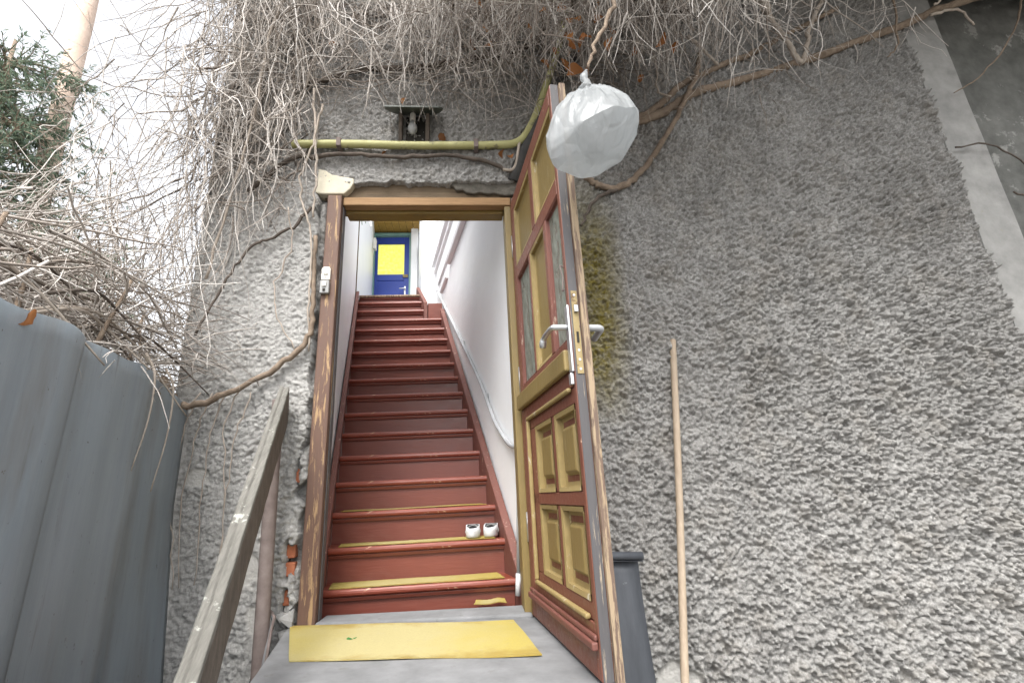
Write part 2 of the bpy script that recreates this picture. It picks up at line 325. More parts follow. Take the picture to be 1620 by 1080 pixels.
# ------------------------------------------------------------------ setting: ground and landing
mb = MB(); mb.box(-40, 40, -40, 60, -1.3, -1.1)
tag(mb.build('ground', M['ground']), kind='structure')
lz = lambda x: .018-.03*x
def slab(poly, top, thick):
    m = MB(); n = len(poly)
    return m.add([(x, y, top(x)) for x, y in poly]+[(x, y, top(x)-thick) for x, y in poly], [tuple(range(n)), tuple(range(2*n-1, n-1, -1))]+[(i, n+i, n+(i+1) % n, (i+1) % n) for i in range(n)])
steps = thing('entrance_steps', (.15, -.9, -1.1), 'grey concrete landing and steps leading up to the open front door', 'steps')
slab([(-.445, .0), (-.425, -.12), (-.345, -.55), (-.28, -.95), (.72, -.95), (.66, -.5), (.60, 0)], lz, 1.0).build('landing', M['concrete'], steps, bevel=.008)
for k in range(4):
    y0 = -.95-.26*k; mb = MB(); z1 = -.17*(k+1)
    mb.box(-.27+.05*k, .74, y0-.26, y0-.003, -1.1, z1); mb.build('step', M['concrete'], steps, bevel=.01)
# ------------------------------------------------------------------ the house
house = thing('old_house', (1.0, 0, -1.1), 'old house wall of grey roughcast plaster around a doorway, bright white stairwell inside', 'house')
DZ = 2.085
def left_edge(z): return np.interp(z, [0, .48, 1.03, 1.5, 2.05, 2.2], [-.447, -.437, -.427, -.437, -.468, -.47])+.012*(vnoise(z*1.0, z*0, .06, 3)-.5)*2*(1+1.6*(z < .75))
dx = .0046
xs = np.arange(-1.0, 3.165, dx); zs = np.arange(-.46, 3.7, dx); X, Z = np.meshgrid(xs, zs, indexing='ij')
soft = np.zeros_like(X)
pn = vnoise(X, Z, .05, 21)*.06+vnoise(X, Z, .02, 22)*.03
for cx, cz, rx, rz in ((-.62, .24, .05, .08), (1.09, -.28, .1, .09), (-.86, .62, .05, .04), (-.56, .05, .05, .07)):
    soft = np.maximum(soft, np.clip((1.05-np.sqrt(((X-cx)/rx)**2+((Z-cz)/rz)**2)+(pn-.045)*9)*4, 0, 1))
coarse = np.clip((X-.4)/2.6, 0, 1)
H = blobs(X, Z, .0115, 1)*.013+blobs(X+.7*Z, Z-.7*X, .025, 2)*(.012+.012*coarse)+vnoise(X, Z, .0075, 4)*.007+vnoise(X, Z, .06, 10)*.010+vnoise(X, Z, .3, 5)*.012
pit = blobs(X+.3*Z, Z, .019, 7)
H = (H-.010*np.clip(pit-.45, 0, 1)*1.8)*(.75+.5*vnoise(X, Z, .12, 6))*(.62+.62*np.clip((X+.4)/1.5, 0, 1)+.35*np.clip((X-1.2)/1.5, 0, 1))
H *= 1-.82*soft; H += soft*.004
inside = (X > left_edge(Z)) & (X < .60) & (Z < DZ+.02*(vnoise(X, Z, .09, 8)-.5)+.012*(vnoise(X, Z, .03, 9)-.5)*2)
hole = (((X+.468)/.014)**2+((Z-.275)/.075)**2+(vnoise(X, Z, .02, 12)-.5)*1.6 < 1) | (((X+.466)/.015)**2+((Z-.115)/.055)**2+(vnoise(X, Z, .02, 13)-.5)*1.6 < 1) | (((X+.452)/.014)**2+((Z-.62)/.06)**2+(vnoise(X, Z, .02, 14)-.5)*1.6 < 1)
cut = inside | hole
Yv = -H; Yv = np.where(cut, np.where(hole & ~inside, .03, .075), Yv)
nx, nz = X.shape; idx = np.arange(nx*nz).reshape(nx, nz)
allc = cut[:-1, :-1] & cut[1:, :-1] & cut[1:, 1:] & cut[:-1, 1:]
keep = ~allc; F = np.stack([idx[:-1, :-1], idx[1:, :-1], idx[1:, 1:], idx[:-1, 1:]], -1)[keep]
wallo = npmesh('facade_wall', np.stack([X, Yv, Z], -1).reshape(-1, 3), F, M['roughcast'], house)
def fattr(o, name, a):
    at = o.data.attributes.new(name, 'FLOAT', 'POINT'); at.data.foreach_set('value', np.ascontiguousarray(a, np.float32).ravel())
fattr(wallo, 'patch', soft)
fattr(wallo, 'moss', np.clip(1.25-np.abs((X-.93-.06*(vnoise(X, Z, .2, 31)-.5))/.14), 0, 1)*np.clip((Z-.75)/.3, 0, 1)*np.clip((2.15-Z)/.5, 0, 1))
fattr(wallo, 'pale', np.clip((-.35-X)/.1, 0, 1)*np.clip((2.5-Z-.5*vnoise(X, Z, .25, 77))/.5, 0, 1)*.8)  # cleaner plaster at lower left, lightened in colour to stand in for daylight
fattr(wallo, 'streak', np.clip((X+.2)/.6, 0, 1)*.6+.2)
# coarse remainder of the facade, butted to the detailed sheet
mb = MB(); mb.box(-1.0, .0, .085, .3, -1.1, -.47); mb.box(-1.0, -.447, .1, .3, -.47, 3.7); mb.box(.60, 5.5, .1, .3, -.47, 3.7); mb.box(-.447, .60, .1, .3, 2.1, 3.7)
mb.box(-1.0, 5.5, .0, .3, 3.705, 3.82); mb.box(-1.0, 3.16, -.004, .08, -1.1, -.465); mb.build('wall_core', M['plaster_recess'], house)
mb = MB(); mb.hexa([(-1.0, .1, -1.1), (-.99, .1, -1.1), (-.99, .301, -1.1), (-1.0, .301, -1.1), (-1.0, .1, 3.82), (-.99, .1, 3.82), (-.99, .301, 3.82), (-1.0, .301, 3.82)])
mb.hexa([(-.99, .304, -1.1), (-.8, .304, -1.1), (-1.95, 6.2, -1.1), (-2.15, 6.2, -1.1), (-.99, .304, 3.3), (-.8, .304, 3.3), (-1.95, 6.2, 4.7), (-2.15, 6.2, 4.7)]); mb.build('side_wall', M['plaster_smooth'], house)
# side return of the facade sheet at the left corner
mb = MB(); mb.box(-1.012, -.998, -.004, .1, -1.1, 3.7); mb.build('corner_return', M['plaster_smooth'], house)
# smooth corner band and recessed wall to its right
n = 60; vs = []; fs = []
for i in range(n+1):
    z = -1.1+4.8*i/n; j1 = .003*math.sin(i*.7); j2 = .002*math.sin(i*.9)
    vs += [(3.158+j1, -.002, z), (3.163+j1, -.036, z), (3.415+j2, -.040, z), (3.43+j2, -.018, z), (3.432+j2, .12, z)]
    if i: fs += [((i-1)*5+k, (i-1)*5+k+1, i*5+k+1, i*5+k) for k in range(4)]
MB().add(vs, fs).build('corner_band', M['plaster_smooth'], house)
xs2 = np.arange(3.425, 5.5, .012); zs2 = np.arange(-1.1, 3.7, .012); X2, Z2 = np.meshgrid(xs2, zs2, indexing='ij')
i2 = np.arange(X2.size).reshape(X2.shape)
npmesh('recessed_wall', np.stack([X2, .098-.012*vnoise(X2, Z2, .05, 41)-.02*vnoise(X2, Z2, .35, 42), Z2], -1).reshape(-1, 3), np.stack([i2[:-1, :-1], i2[1:, :-1], i2[1:, 1:], i2[:-1, 1:]], -1).reshape(-1, 4), M['plaster_recess'], house)
# eave over the right half, above the frame
mb = MB(); mb.hexa([(.75, -1.75, 3.66), (5.6, -1.75, 3.66), (5.6, -.005, 3.83), (.75, -.005, 3.83), (.75, -1.75, 3.74), (5.6, -1.75, 3.74), (5.6, -.005, 4.05), (.75, -.005, 4.05)])
mb.build('eave', M['beam'], house, bevel=.01)
mb = MB(); mb.box(2.9, 5.5, -.30, -.11, 3.52, 3.70); mb.build('eave_beam', M['beam'], house, bevel=.012)
# lintel, broken plaster lumps, cream lump
mb = MB(); mb.box(-.44, .60, .022, .2, 2.005, 2.12); mb.build('lintel_beam', M['beam'], house, bevel=.01)
def lump(name, poly, y0, y1, mat, sub=2, amp=.006, seed=0):
    m = MB(); m.prism([(x, z) for x, z in poly], y0, y1, Frame((0, 0, 0), (1, 0, 0), (0, 0, 1), (0, 1, 0)))
    o = m.build(name, mat, house, bevel=.006, seg=2)
    return o
lump('plaster_lump', [(-.47, 2.165), (-.475, 2.02), (-.44, 2.012), (-.33, 2.012), (-.30, 2.045), (-.285, 2.075), (-.285, 2.105), (-.40, 2.13), (-.43, 2.155)], -.016, .07, M['plaster_cream'])
lump('plaster_lump', [(.20, 2.115), (.215, 2.075), (.235, 2.068), (.25, 2.045), (.285, 2.05), (.30, 2.032), (.345, 2.026), (.37, 2.034), (.42, 2.024), (.45, 2.03), (.50, 2.017), (.60, 2.02), (.60, 2.11)], .0, .06, M['plaster_dark'])
xr_ = np.arange(-.475, -.409, .0055); zr_ = np.arange(-.1, 2.03, .0055); XR, ZR = np.meshgrid(xr_, zr_, indexing='ij'); ir_ = np.arange(XR.size).reshape(XR.shape)
YR = .062-.045*np.clip(vnoise(XR*1.6, ZR, .07, 51)*1.5-.35, 0, 1)-.012*blobs(XR, ZR, .018, 52)-.006*vnoise(XR, ZR, .012, 53)+.03*np.clip((XR+.425)/.012, 0, 1)
rv = npmesh('reveal_masonry', np.stack([XR, YR, ZR], -1).reshape(-1, 3), np.stack([ir_[:-1, :-1], ir_[1:, :-1], ir_[1:, 1:], ir_[:-1, 1:]], -1).reshape(-1, 4), M['roughcast'], house)
fattr(rv, 'pale', XR*0); fattr(rv, 'patch', .35*(vnoise(XR, ZR, .05, 54) > .6)); fattr(rv, 'moss', XR*0); fattr(rv, 'streak', XR*0+.9)
for (x, z, h_) in ((-.475, .305, .055), (-.472, .235, .055), (-.474, .13, .06), (-.45, .61, .06), (-.436, .17, .06)):
    mb = MB(); mb.box(x-.03, x+.028, .016 if x < -.44 else .034, .06, z-h_/2, z+h_/2); mb.build('brick', M['brick'], house, bevel=.006)
for x, z, s_ in ((-.456, -.0, .035), (-.438, .06, .03), (-.462, .055, .028), (-.43, .0, .025)):
    bmx = bmesh.new()
    for q in range(14): bmx.verts.new((x+random.gauss(0, s_*.55), -.02+random.gauss(0, s_*.5), z+random.gauss(0, s_*.8)))
    bmesh.ops.convex_hull(bmx, input=bmx.verts[:]); mb = MB(); bmx.verts.index_update()
    mb.add([v.co[:] for v in bmx.verts], [tuple(v.index for v in f.verts) for f in bmx.faces]); bmx.free(); mb.build('broken_plaster', M['plaster_smooth'], house, bevel=.003)
# stairwell walls
def RWx(y): return .535-.208*(y-.2)
def LWx(y): return -.42-.2*(y-.2)
mb = MB(); mb.hexa([(LWx(.303)-.2, .303, -.3), (LWx(.13), .13, -.3), (LWx(2.85), 2.85, -.3), (LWx(2.85)-.2, 2.85, -.3), (LWx(.303)-.2, .303, 2.45), (LWx(.13), .13, 2.35), (LWx(2.85), 2.85, 4.0), (LWx(2.85)-.2, 2.85, 4.0)])
mb.build('stairwell_wall', M['white'], house)
mb = MB(); mb.hexa([(RWx(.13), .13, -.3), (RWx(.303)+.2, .303, -.3), (RWx(3.2)+.2, 3.2, -.3), (RWx(3.2), 3.2, -.3), (RWx(.13), .13, 2.42), (RWx(.303)+.2, .303, 2.5), (RWx(3.2)+.2, 3.2, 4.2), (RWx(3.2), 3.2, 4.2)])
mb.build('stairwell_wall', M['white'], house)
mb = MB(); mb.hexa([(-.962, 2.853, 2.3), (-1.15, 2.853, 2.3), (-1.63, 6.1, 2.3), (-1.44, 6.1, 2.3), (-.962, 2.853, 4.75), (-1.15, 2.853, 4.75), (-1.63, 6.1, 4.75), (-1.44, 6.1, 4.75)])
mb.hexa([(-1.25, 4.9, 4.753), (-1.44, 4.9, 4.753), (-1.63, 6.1, 4.753), (-1.44, 6.1, 4.753), (-1.25, 4.9, 5.6), (-1.44, 4.9, 5.6), (-1.63, 6.1, 5.6), (-1.44, 6.1, 5.6)])
mb.build('landing_wall', M['white'], house, bevel=.012)
mb = MB(); mb.hexa([(-.262, 3.203, 2.3), (.1, 3.203, 2.3), (.1, 3.35, 2.3), (-.28, 3.35, 2.3), (-.262, 3.203, 4.9), (.1, 3.203, 4.9), (.1, 3.35, 4.9), (-.28, 3.35, 4.9)])
mb.hexa([(-.28, 3.352, 2.3), (.0, 3.352, 2.3), (-.32, 5.85, 2.3), (-.59, 5.85, 2.3), (-.28, 3.352, 4.9), (.0, 3.352, 4.9), (-.32, 5.85, 4.9), (-.59, 5.85, 4.9)])
mb.build('landing_wall', M['white'], house, bevel=.012)
mb = MB(); mb.box(-.735, -.604, 5.86, 6.2, 2.6, 5.45); mb.build('landing_pier', M['white'], house, bevel=.02)
mb = MB(); mb.box(-2.0, -1.455, 6.0, 6.2, 2.6, 5.6); mb.box(-1.455, -.3, 6.0, 6.2, 5.225, 5.6); mb.box(-.60, -.2, 6.0, 6.2, 2.6, 5.4); mb.build('end_wall', M['dark'], house)
mb = MB(); mb.hexa([(-1.05, 2.90, 2.3), (-.19, 2.90, 2.3), (-.2, 4.2, 2.3), (-1.25, 4.2, 2.3), (-1.05, 2.90, 2.635), (-.19, 2.90, 2.635), (-.2, 4.2, 2.635), (-1.25, 4.2, 2.635)])
for k in range(3): mb.box(-1.4, -.3, 4.203+.24*k, 4.203+.24*(k+1)-.002 if k < 2 else 6.2, 2.3, 2.83+.185*k)
mb.build('landing_floor', M['grey_wood_side'], house)
mb = MB(); mb.box(LWx(2.85)-.02, LWx(2.85)+.012, 2.8505, 2.8525, 2.62, 3.98); mb.build('corner_strip', M['beam'], house)  # thin brown strip added to draw the dark line of the corner gap
# boarded ceiling by the blue door: each board is a part
proto = None
for i in range(9):
    x = -1.56+.125*i
    for j in range(3):
        mb = MB(); mb.box(x, x+.119, 5.0+.345*j, 5.338+.345*j, 5.27, 5.285)
        if proto is None: proto = mb.build('ceiling_board', M['tile'], house, bevel=.004); px0 = (x, 5.0)
        else:
            o = proto.copy(); COL.objects.link(o); o.location = (x-px0[0], .345*j, 0)
mb = MB(); mb.box(-1.6, -.43, 4.98, 6.05, 5.29, 5.40); mb.build('ceiling_backing', M['dark'], house)
# mouldings on the right stairwell wall
def strip(z0, z1, ya, yb, proud, mat='white'):
    m = MB(); m.hexa([(RWx(ya)-.001, ya, z0), (RWx(yb)-.001, yb, z0), (RWx(yb)-proud, yb, z0+.01), (RWx(ya)-proud, ya, z0+.01), (RWx(ya)-.001, ya, z1), (RWx(yb)-.001, yb, z1), (RWx(yb)-proud, yb, z1-.01), (RWx(ya)-proud, ya, z1-.01)])
    return m.build('wall_moulding', M[mat], house, bevel=.008)
strip(3.13, 3.19, .6, 3.17, .06); strip(3.04, 3.10, .6, 3.15, .035); strip(2.80, 3.00, .6, 2.95, .02); strip(2.68, 2.73, .5, 2.16, .045); strip(2.60, 2.67, 2.3, 2.7, .03)
# ------------------------------------------------------------------ door frame
fr_t = thing('door_frame', (.06, 0, 0), 'worn wooden door frame with brown left jamb and ochre right jamb', 'door frame')
mb = MB(); mb.box(-.409, -.338, -.024, .06, .022, 2.0); mb.build('jamb', M['jamb'], fr_t, bevel=.006)
mb = MB(); mb.box(-.3375, -.333, .012, .05, .04, 1.95); mb.build('stop_bead', M['dark_edge'], fr_t, bevel=.001)
mb = MB(); mb.box(.500, .534, -.004, .128, .0, 1.945); mb.build('jamb', M['ochre'], fr_t, bevel=.005)
mb = MB(); mb.box(.536, .60, .0, .10, -.01, 2.0); mb.build('jamb', M['jamb'], fr_t, bevel=.005)
mb = MB(); mb.box(-.336, .534, .0, .055, 1.955, 2.002); mb.build('head', M['head_wood'], fr_t, bevel=.005)
mb = MB(); mb.box(-.336, .498, .058, .14, 1.942, 2.003); mb.build('head', M['ochre_dark'], fr_t, bevel=.006)
mb = MB(); mb.hexa([(-.337, -.03, -.2), (.53, -.035, -.2), (.53, .125, -.2), (-.337, .125, -.2), (-.337, -.03, .040), (.53, -.035, .018), (.53, .125, .022), (-.337, .125, .036)])
mb.build('sill', M['concrete'], fr_t, bevel=.008)
# ------------------------------------------------------------------ staircase
st = thing('staircase', (.05, .2, 0), 'steep narrow wooden staircase painted red brown, rising inside the open doorway', 'staircase')
YK = lambda k: .2+.166*(k-1)
ZK = lambda k: .118+.16*(k-1)
def sx_l(y): return -.378-.2*(y-.2)
def sx_r(y): return .487-.214*(y-.2)
def nose_tread(k, xl0, xr0, sl, sr):
    """tread with a rounded front edge and a cove strip under it; profile swept along x (skewed ends)"""
    y0, z1 = YK(k), ZK(k); prof = []
    for a in np.linspace(math.pi/2, -math.pi/2, 7): prof.append((y0+.014-.014*math.cos(a), z1-.016+.016*math.sin(a)))
    prof += [(y0+.20, z1-.032), (y0+.20, z1)]
    n = len(prof); m = MB(); m.add([(xl0+sl*(y-y0), y, z) for y, z in prof]+[(xr0+sr*(y-y0), y, z) for y, z in prof], [tuple(range(n)), tuple(range(2*n-1, n-1, -1))]+[(i, (i+1) % n, n+(i+1) % n, n+i) for i in range(n)])
    return m
def riser_mb(k, xl0, xr0, sl, sr, h=.128):
    y0, z1 = YK(k)+.03, ZK(k)-.033; m = MB()
    return m.hexa([(xl0+sl*.03, y0, z1-h), (xr0+sr*.03, y0, z1-h), (xr0+sr*.045, y0+.015, z1-h), (xl0+sl*.045, y0+.015, z1-h), (xl0+sl*.03, y0, z1), (xr0+sr*.03, y0, z1), (xr0+sr*.045, y0+.015, z1), (xl0+sl*.045, y0+.015, z1)])
def cove_mb(k, xl0, xr0, sl, sr):
    y0, z1 = YK(k)+.012, ZK(k)-.0335; m = MB()
    return m.hexa([(xl0+sl*.02, y0+.006, z1-.018), (xr0+sr*.02, y0+.006, z1-.018), (xr0+sr*.03, y0+.0178, z1-.018), (xl0+sl*.03, y0+.0178, z1-.018), (xl0, y0, z1), (xr0, y0, z1), (xr0+sr*.03, y0+.0178, z1), (xl0+sl*.03, y0+.0178, z1)])
pt = pr = pc = None
for k in range(1, 18):
    y = YK(k)
    if k in (1, 15):
        xl, xr = sx_l(y)+.002, (sx_r(y) if k == 1 else -.165)-.002
        td = nose_tread(k, xl, xr, -.2, -.214).build('tread', M['stair_edge'], st, smooth=False); rs = riser_mb(k, xl, xr, -.2, -.214, .128).build('riser', M['stair'], st)
        cv = cove_mb(k, xl, xr, -.2, -.214).build('nosing_strip', M['stair'], td, bevel=.003); pt, pr, pc, kk = td, rs, cv, k
    else:
        d = Vector((-.2*.166*(k-kk), .166*(k-kk), .16*(k-kk)))
        if k == 17: d.z -= .008
        td = pt.copy(); rs = pr.copy(); cv = pc.copy()
        for o in (td, rs, cv): COL.objects.link(o)
        td.location = d; rs.location = d; cv.parent = td; cv.location = pc.location
    if k == 17:
        td.data = td.data.copy(); td.data.materials[0] = M['pale_edge']; td['label'] = 'bare worn wooden edge of the top landing'
def stringer(xf, side, k0, k1, thick, up, dn, mat):
    a, b = YK(k0), YK(k1); m = MB(); s = .16/.166; ca = -.2 if side < 0 else -.214
    z = lambda y: .118+s*(y-.2)
    pts = []
    for zz in (-dn, up):
        for (y, dxx) in ((a, 0), (b, 0), (b, side*thick), (a, side*thick)): pts.append((xf(y)+dxx, y, z(y)+zz))
    return m.hexa(pts).build('stringer', mat, st, bevel=.006)
stringer(sx_l, -1, .45, 17.05, .034, .035, .24, M['red_worn']); stringer(sx_r, 1, .45, 14.55, .042, .045, .24, M['red_worn'])
# narrow post and boxed ledge beside the two narrow top steps
mb = MB(); mb.hexa([(-.163, 2.50, 2.19), (-.125, 2.50, 2.19), (-.285, 3.19, 2.19), (-.323, 3.19, 2.19), (-.163, 2.50, 2.425), (-.125, 2.50, 2.425), (-.285, 3.19, 2.90), (-.323, 3.19, 2.90)]); mb.build('stringer', M['red_worn'], st, bevel=.005)
mb = MB(); mb.hexa([(-.122, 2.515, 2.17), (RWx(2.515)-.03, 2.515, 2.17), (RWx(3.19)-.003, 3.19, 2.17), (-.26, 3.19, 2.17), (-.122, 2.515, 2.42), (RWx(2.515)-.03, 2.515, 2.42), (RWx(3.19)-.003, 3.19, 2.42), (-.26, 3.19, 2.42)]); mb.build('ledge', M['stair'], st, bevel=.004)
# ------------------------------------------------------------------ open front door
DA = math.radians(6.5); DH = Vector((.53, -.02, 0))
D = Frame(DH, (math.sin(DA), -math.cos(DA), 0), (0, 0, 1), (-math.cos(DA), -math.sin(DA), 0))
dr = thing('front_door', (.53, -.02, .01), 'open red brown panelled front door with ochre panels and two rippled glass panes', 'door')
T = -.05
def rail(name, u0, u1, v0, v1, mat='red', n0=T, n1=0, bev=.003): 
    m = MB(); m.box(u0, u1, v0, v1, n0, n1, D); return m.build(name, M[mat], dr, bevel=bev)
rail('stile', .0, .069, .012, 1.945); rail('stile', .772, .797, .012, 1.945)
rail('rail', .0705, .7705, 1.872, 1.945); rail('rail', .0705, .7705, 1.487, 1.552); rail('rail', .0705, .7705, .80, .955); rail('rail', .0705, .7705, .012, .145)
rail('rail', .0705, .7705, .748, .798, n1=-.006); rail('rail', .0705, .7705, .444, .486, n1=-.006); rail('rail', .0705, .7705, .147, .192, n1=-.006)
rail('mullion', .404, .456, 1.5535, 1.8705); rail('mullion', .31, .334, .9565, 1.4855); rail('mullion', .566, .602, .9565, 1.4855)
rail('mullion', .474, .512, .1935, .4425, n1=-.006); rail('mullion', .474, .512, .4875, .7465, n1=-.006)
rail('stile', .0705, .236, .1935, .7465, n1=-.006) if False else None
rail('mullion', .0705, .222, .1935, .7465, n1=-.006); rail('mullion', .752, .7705, .1935, .7465, n1=-.006)
rail('ochre_board', .012, .765, .848, .918, 'ochre', .001, .022, .006)
for (u0, u1, v0, v1) in ((.0705, .4025, 1.5535, 1.8705), (.4575, .7705, 1.5535, 1.8705), (.3355, .5645, .9565, 1.4855)):
    m = MB(); m.box(u0, u1, v0, v1, -.04, -.022, D); o = m.build('panel', M['ochre'], dr)
    m = MB(); frame_face(m, u0, u1, v0, v1, .026, -.001, -.0215, D); m.build('moulding', M['cream'], o, smooth=False)
for (u0, u1, v0, v1) in ((.2235, .4725, .4875, .7465), (.5135, .7505, .4875, .7465), (.2235, .4725, .1935, .4425), (.5135, .7505, .1935, .4425)):
    m = MB(); m.box(u0, u1, v0, v1, -.045, -.030, D); o = m.build('panel', M['red'], dr)
    m = MB(); frame_face(m, u0, u1, v0, v1, .03, -.004, -.0295, D); m.build('moulding', M['cream'], o)
    m = MB(); a = .062; O = [(u0+a-.014, v0+a-.014), (u1-a+.014, v0+a-.014), (u1-a+.014, v1-a+.014), (u0+a-.014, v1-a+.014)]; I = [(u0+a, v0+a), (u1-a, v0+a), (u1-a, v1-a), (u0+a, v1-a)]
    m.hexa([D(*p, -.0295) for p in O]+[D(*p, -.012) for p in I]); m.build('raised_field', M['ochre'], o, bevel=.003)
# bolection frame round the lower panels and the kick mouldings
m = MB()
for (u0, u1, v0, v1) in ((.128, .738, .785, .80), (.128, .738, .147, .162), (.128, .143, .1625, .7845)): m.box(u0, u1, v0, v1, -.005, .012, D)
m.build('bolection', M['cream'], dr, bevel=.006, seg=3)
m = MB(); m.box(.028, .795, .084, .106, .001, .020, D); m.box(.024, .795, .106, .122, .001, .012, D); m.build('kick_moulding', M['red_worn'], dr, bevel=.005)
for (u0, u1) in ((.0705, .3085), (.6035, .7705)):
    m = MB(); m.box(u0, u1, .9565, 1.4855, -.020, -.016, D); o = m.build('glass_pane', M['glass'], dr)
    m = MB(); frame_face(m, u0, u1, .9565, 1.4855, .010, -.001, -.0155, D); m.build('glazing_bead', M['red_worn'], o)
m = MB(); m.box(.798, .802, .012, 1.943, -.031, -.002, D); m.build('edge_strip', M['dark_edge'], dr, bevel=.001)
m = MB(); m.box(.7975, .814, .010, 1.945, -.056, -.033, D); m.build('rebate_strip', M['pale_edge'], dr, bevel=.003)
m = MB(); m.box(.0, .7965, .010, 1.945, -.060, -.0515, D) if False else m.box(.0, .7965, .010, .945, -.056, -.0515, D); m.build('outer_skin', M['red'], dr)
# handle set
m = MB(); m.box(.770, .800, .838, 1.058, .001, .009, D); hp = m.build('handle_plate', M['steel'], dr, bevel=.003)
pts = catmull([D(.785, .985, .009), D(.785, .985, .045), D(.778, .985, .056), D(.74, .985, .058), D(.70, .984, .058), D(.678, .975, .060), D(.668, .950, .062)], 5)
MB().tube(pts, [.010]*6+[.009]*(len(pts)-12)+[.011, .012, .012, .012, .011, .008], 12).build('lever', M['steel'], hp, smooth=True)
pts = catmull([D(.785, .985, -.056), D(.785, .985, -.095), D(.776, .984, -.108), D(.74, .982, -.112), D(.70, .975, -.112)], 5)
MB().tube(pts, .011, 10).build('outer_lever', M['tube'], dr, smooth=True)
m = MB(); m.box(.768, .79, .80, .836, .001, .012, D); m.build('bolt', M['steel'], dr, bevel=.002)
m = MB(); m.box(.8025, .8045, .83, 1.105, -.028, -.007, D); lp = m.build('lock_faceplate', M['brass'], dr, bevel=.0008)
m = MB(); m.box(.8048, .815, 1.03, 1.052, -.024, -.012, D); m.build('latch', M['steel'], lp, bevel=.001)
m = MB(); m.box(.8048, .807, .93, .965, -.021, -.014, D); m.build('latch', M['dark'], lp)
for v in (1.09, .905, .875, .845): m = MB(); m.tube([D(.8046, v, -.0175), D(.8055, v, -.0175)], .004, 8).build('screw', M['steel'], lp)
pts = catmull([D(.778, 1.20, .002), D(.780, 1.205, .012), D(.784, 1.195, .014), D(.787, 1.16, .010), D(.788, 1.125, .012), D(.784, 1.112, .014), D(.780, 1.118, .004)], 5)
MB().tube(pts, .0025, 6).build('hook', M['rust'], dr, smooth=True)
for v in (.35, 1.0, 1.7):
    m = MB(); m.tube([D(-.006, v-.06, -.004), D(-.006, v+.06, -.004)], .007, 10).build('hinge', M['steel'], dr, smooth=True)
m = MB(); m.box(-.012, -.002, .02, 1.94, -.02, -.012, D); m.build('draught_strip', M['tube'], dr)
# ------------------------------------------------------------------ blue door at the top
bd = thing('inner_door', (-1.08, 6.0, 3.2), 'blue door with bright yellow glass pane at the top of the stairs', 'door')
m = MB(); m.box(-1.452, -1.397, 5.93, 6.04, 3.2, 5.222); m.box(-.772, -.737, 5.93, 6.04, 3.2, 5.222); m.box(-1.396, -.773, 5.93, 6.04, 5.165, 5.222); m.build('frame', M['teal'], bd, bevel=.004)
for a in ((-1.393, -1.345, 3.21, 5.155), (-.865, -.777, 3.21, 5.155), (-1.344, -.866, 5.02, 5.155), (-1.344, -.866, 4.28, 4.40), (-1.344, -.866, 3.21, 3.38)):
    m = MB(); m.box(a[0], a[1], 5.985, 6.02, a[2], a[3]); m.build('rail', M['blue'], bd, bevel=.004)
m = MB(); m.box(-1.344, -.866, 6.0, 6.012, 3.38, 4.28); m.build('panel', M['blue'], bd)
m = MB(); m.box(-1.344, -.866, 6.0, 6.006, 4.401, 5.019); m.build('glass_pane', M['yglass'], bd)
m = MB(); m.box(-.885, -.79, 5.965, 5.984, 4.33, 4.39); m.build('lock_box', M['brass'], bd, bevel=.004)
m = MB(); m.box(-.86, -.83, 5.978, 5.984, 4.0, 4.16); h = m.build('handle_plate', M['steel'], bd, bevel=.004)
MB().tube(catmull([(-.845, 5.977, 4.10), (-.845, 5.94, 4.10), (-.86, 5.93, 4.10), (-.94, 5.93, 4.095)], 4), .009, 8).build('lever', M['steel'], h, smooth=True)
m = MB(); m.box(-1.335, -1.285, 5.45, 5.56, 4.65, 4.85); mbx = m.build('meter_box', M['plastic'], None, bevel=.006); tag(mbx, 'small white box on the wall left of the blue door', 'meter box')
# ------------------------------------------------------------------ inner handrail and tube
hr = thing('wall_handrail', (.30, 1.4, 1.55), 'thin grey metal handrail running up the white right stairwell wall', 'handrail')
pts = catmull([(-.02, 3.06, 2.77), (-.07, 3.0, 2.765), (-.045, 2.93, 2.70), (.10, 2.25, 2.19), (.245, 1.53, 1.655), (.36, .98, 1.23), (.43, .62, .915), (.462, .47, .815), (.484, .36, .755), (.50, .25, .72), (.525, .16, .705)], 6)
MB().tube(pts, .013, 10).build('rail', M['tube'], hr, smooth=True)
for p in ((.245, 1.53, 1.655), (.06, 2.44, 2.33), (.40, .80, 1.07)):
    q = (RWx(p[1])-.003, p[1], p[2]+.01)
    MB().tube(catmull([p, ((p[0]*.4+q[0]*.6), p[1], p[2]-.03), (q[0]-.01, p[1], p[2]-.02), q], 4), .006, 8).build('bracket', M['tube'], hr, smooth=True)
    mb = MB(); mb.tube([(q[0]-.004, q[1], q[2]), (q[0]+.002, q[1], q[2])], .025, 12).build('wall_plate', M['tube'], hr)
tb = thing('grey_tube', (.49, .14, .03), 'slim grey tube with white plastic end standing inside the right jamb', 'tube')
MB().tube([(.494, .15, .14), (.512, .15, .50), (.52, .15, .70)], .009, 10).build('shaft', M['tube'], tb, smooth=True)
MB().tube([(.486, .148, .055), (.494, .15, .145)], .012, 12).build('end_cap', M['clog'], tb, smooth=True)
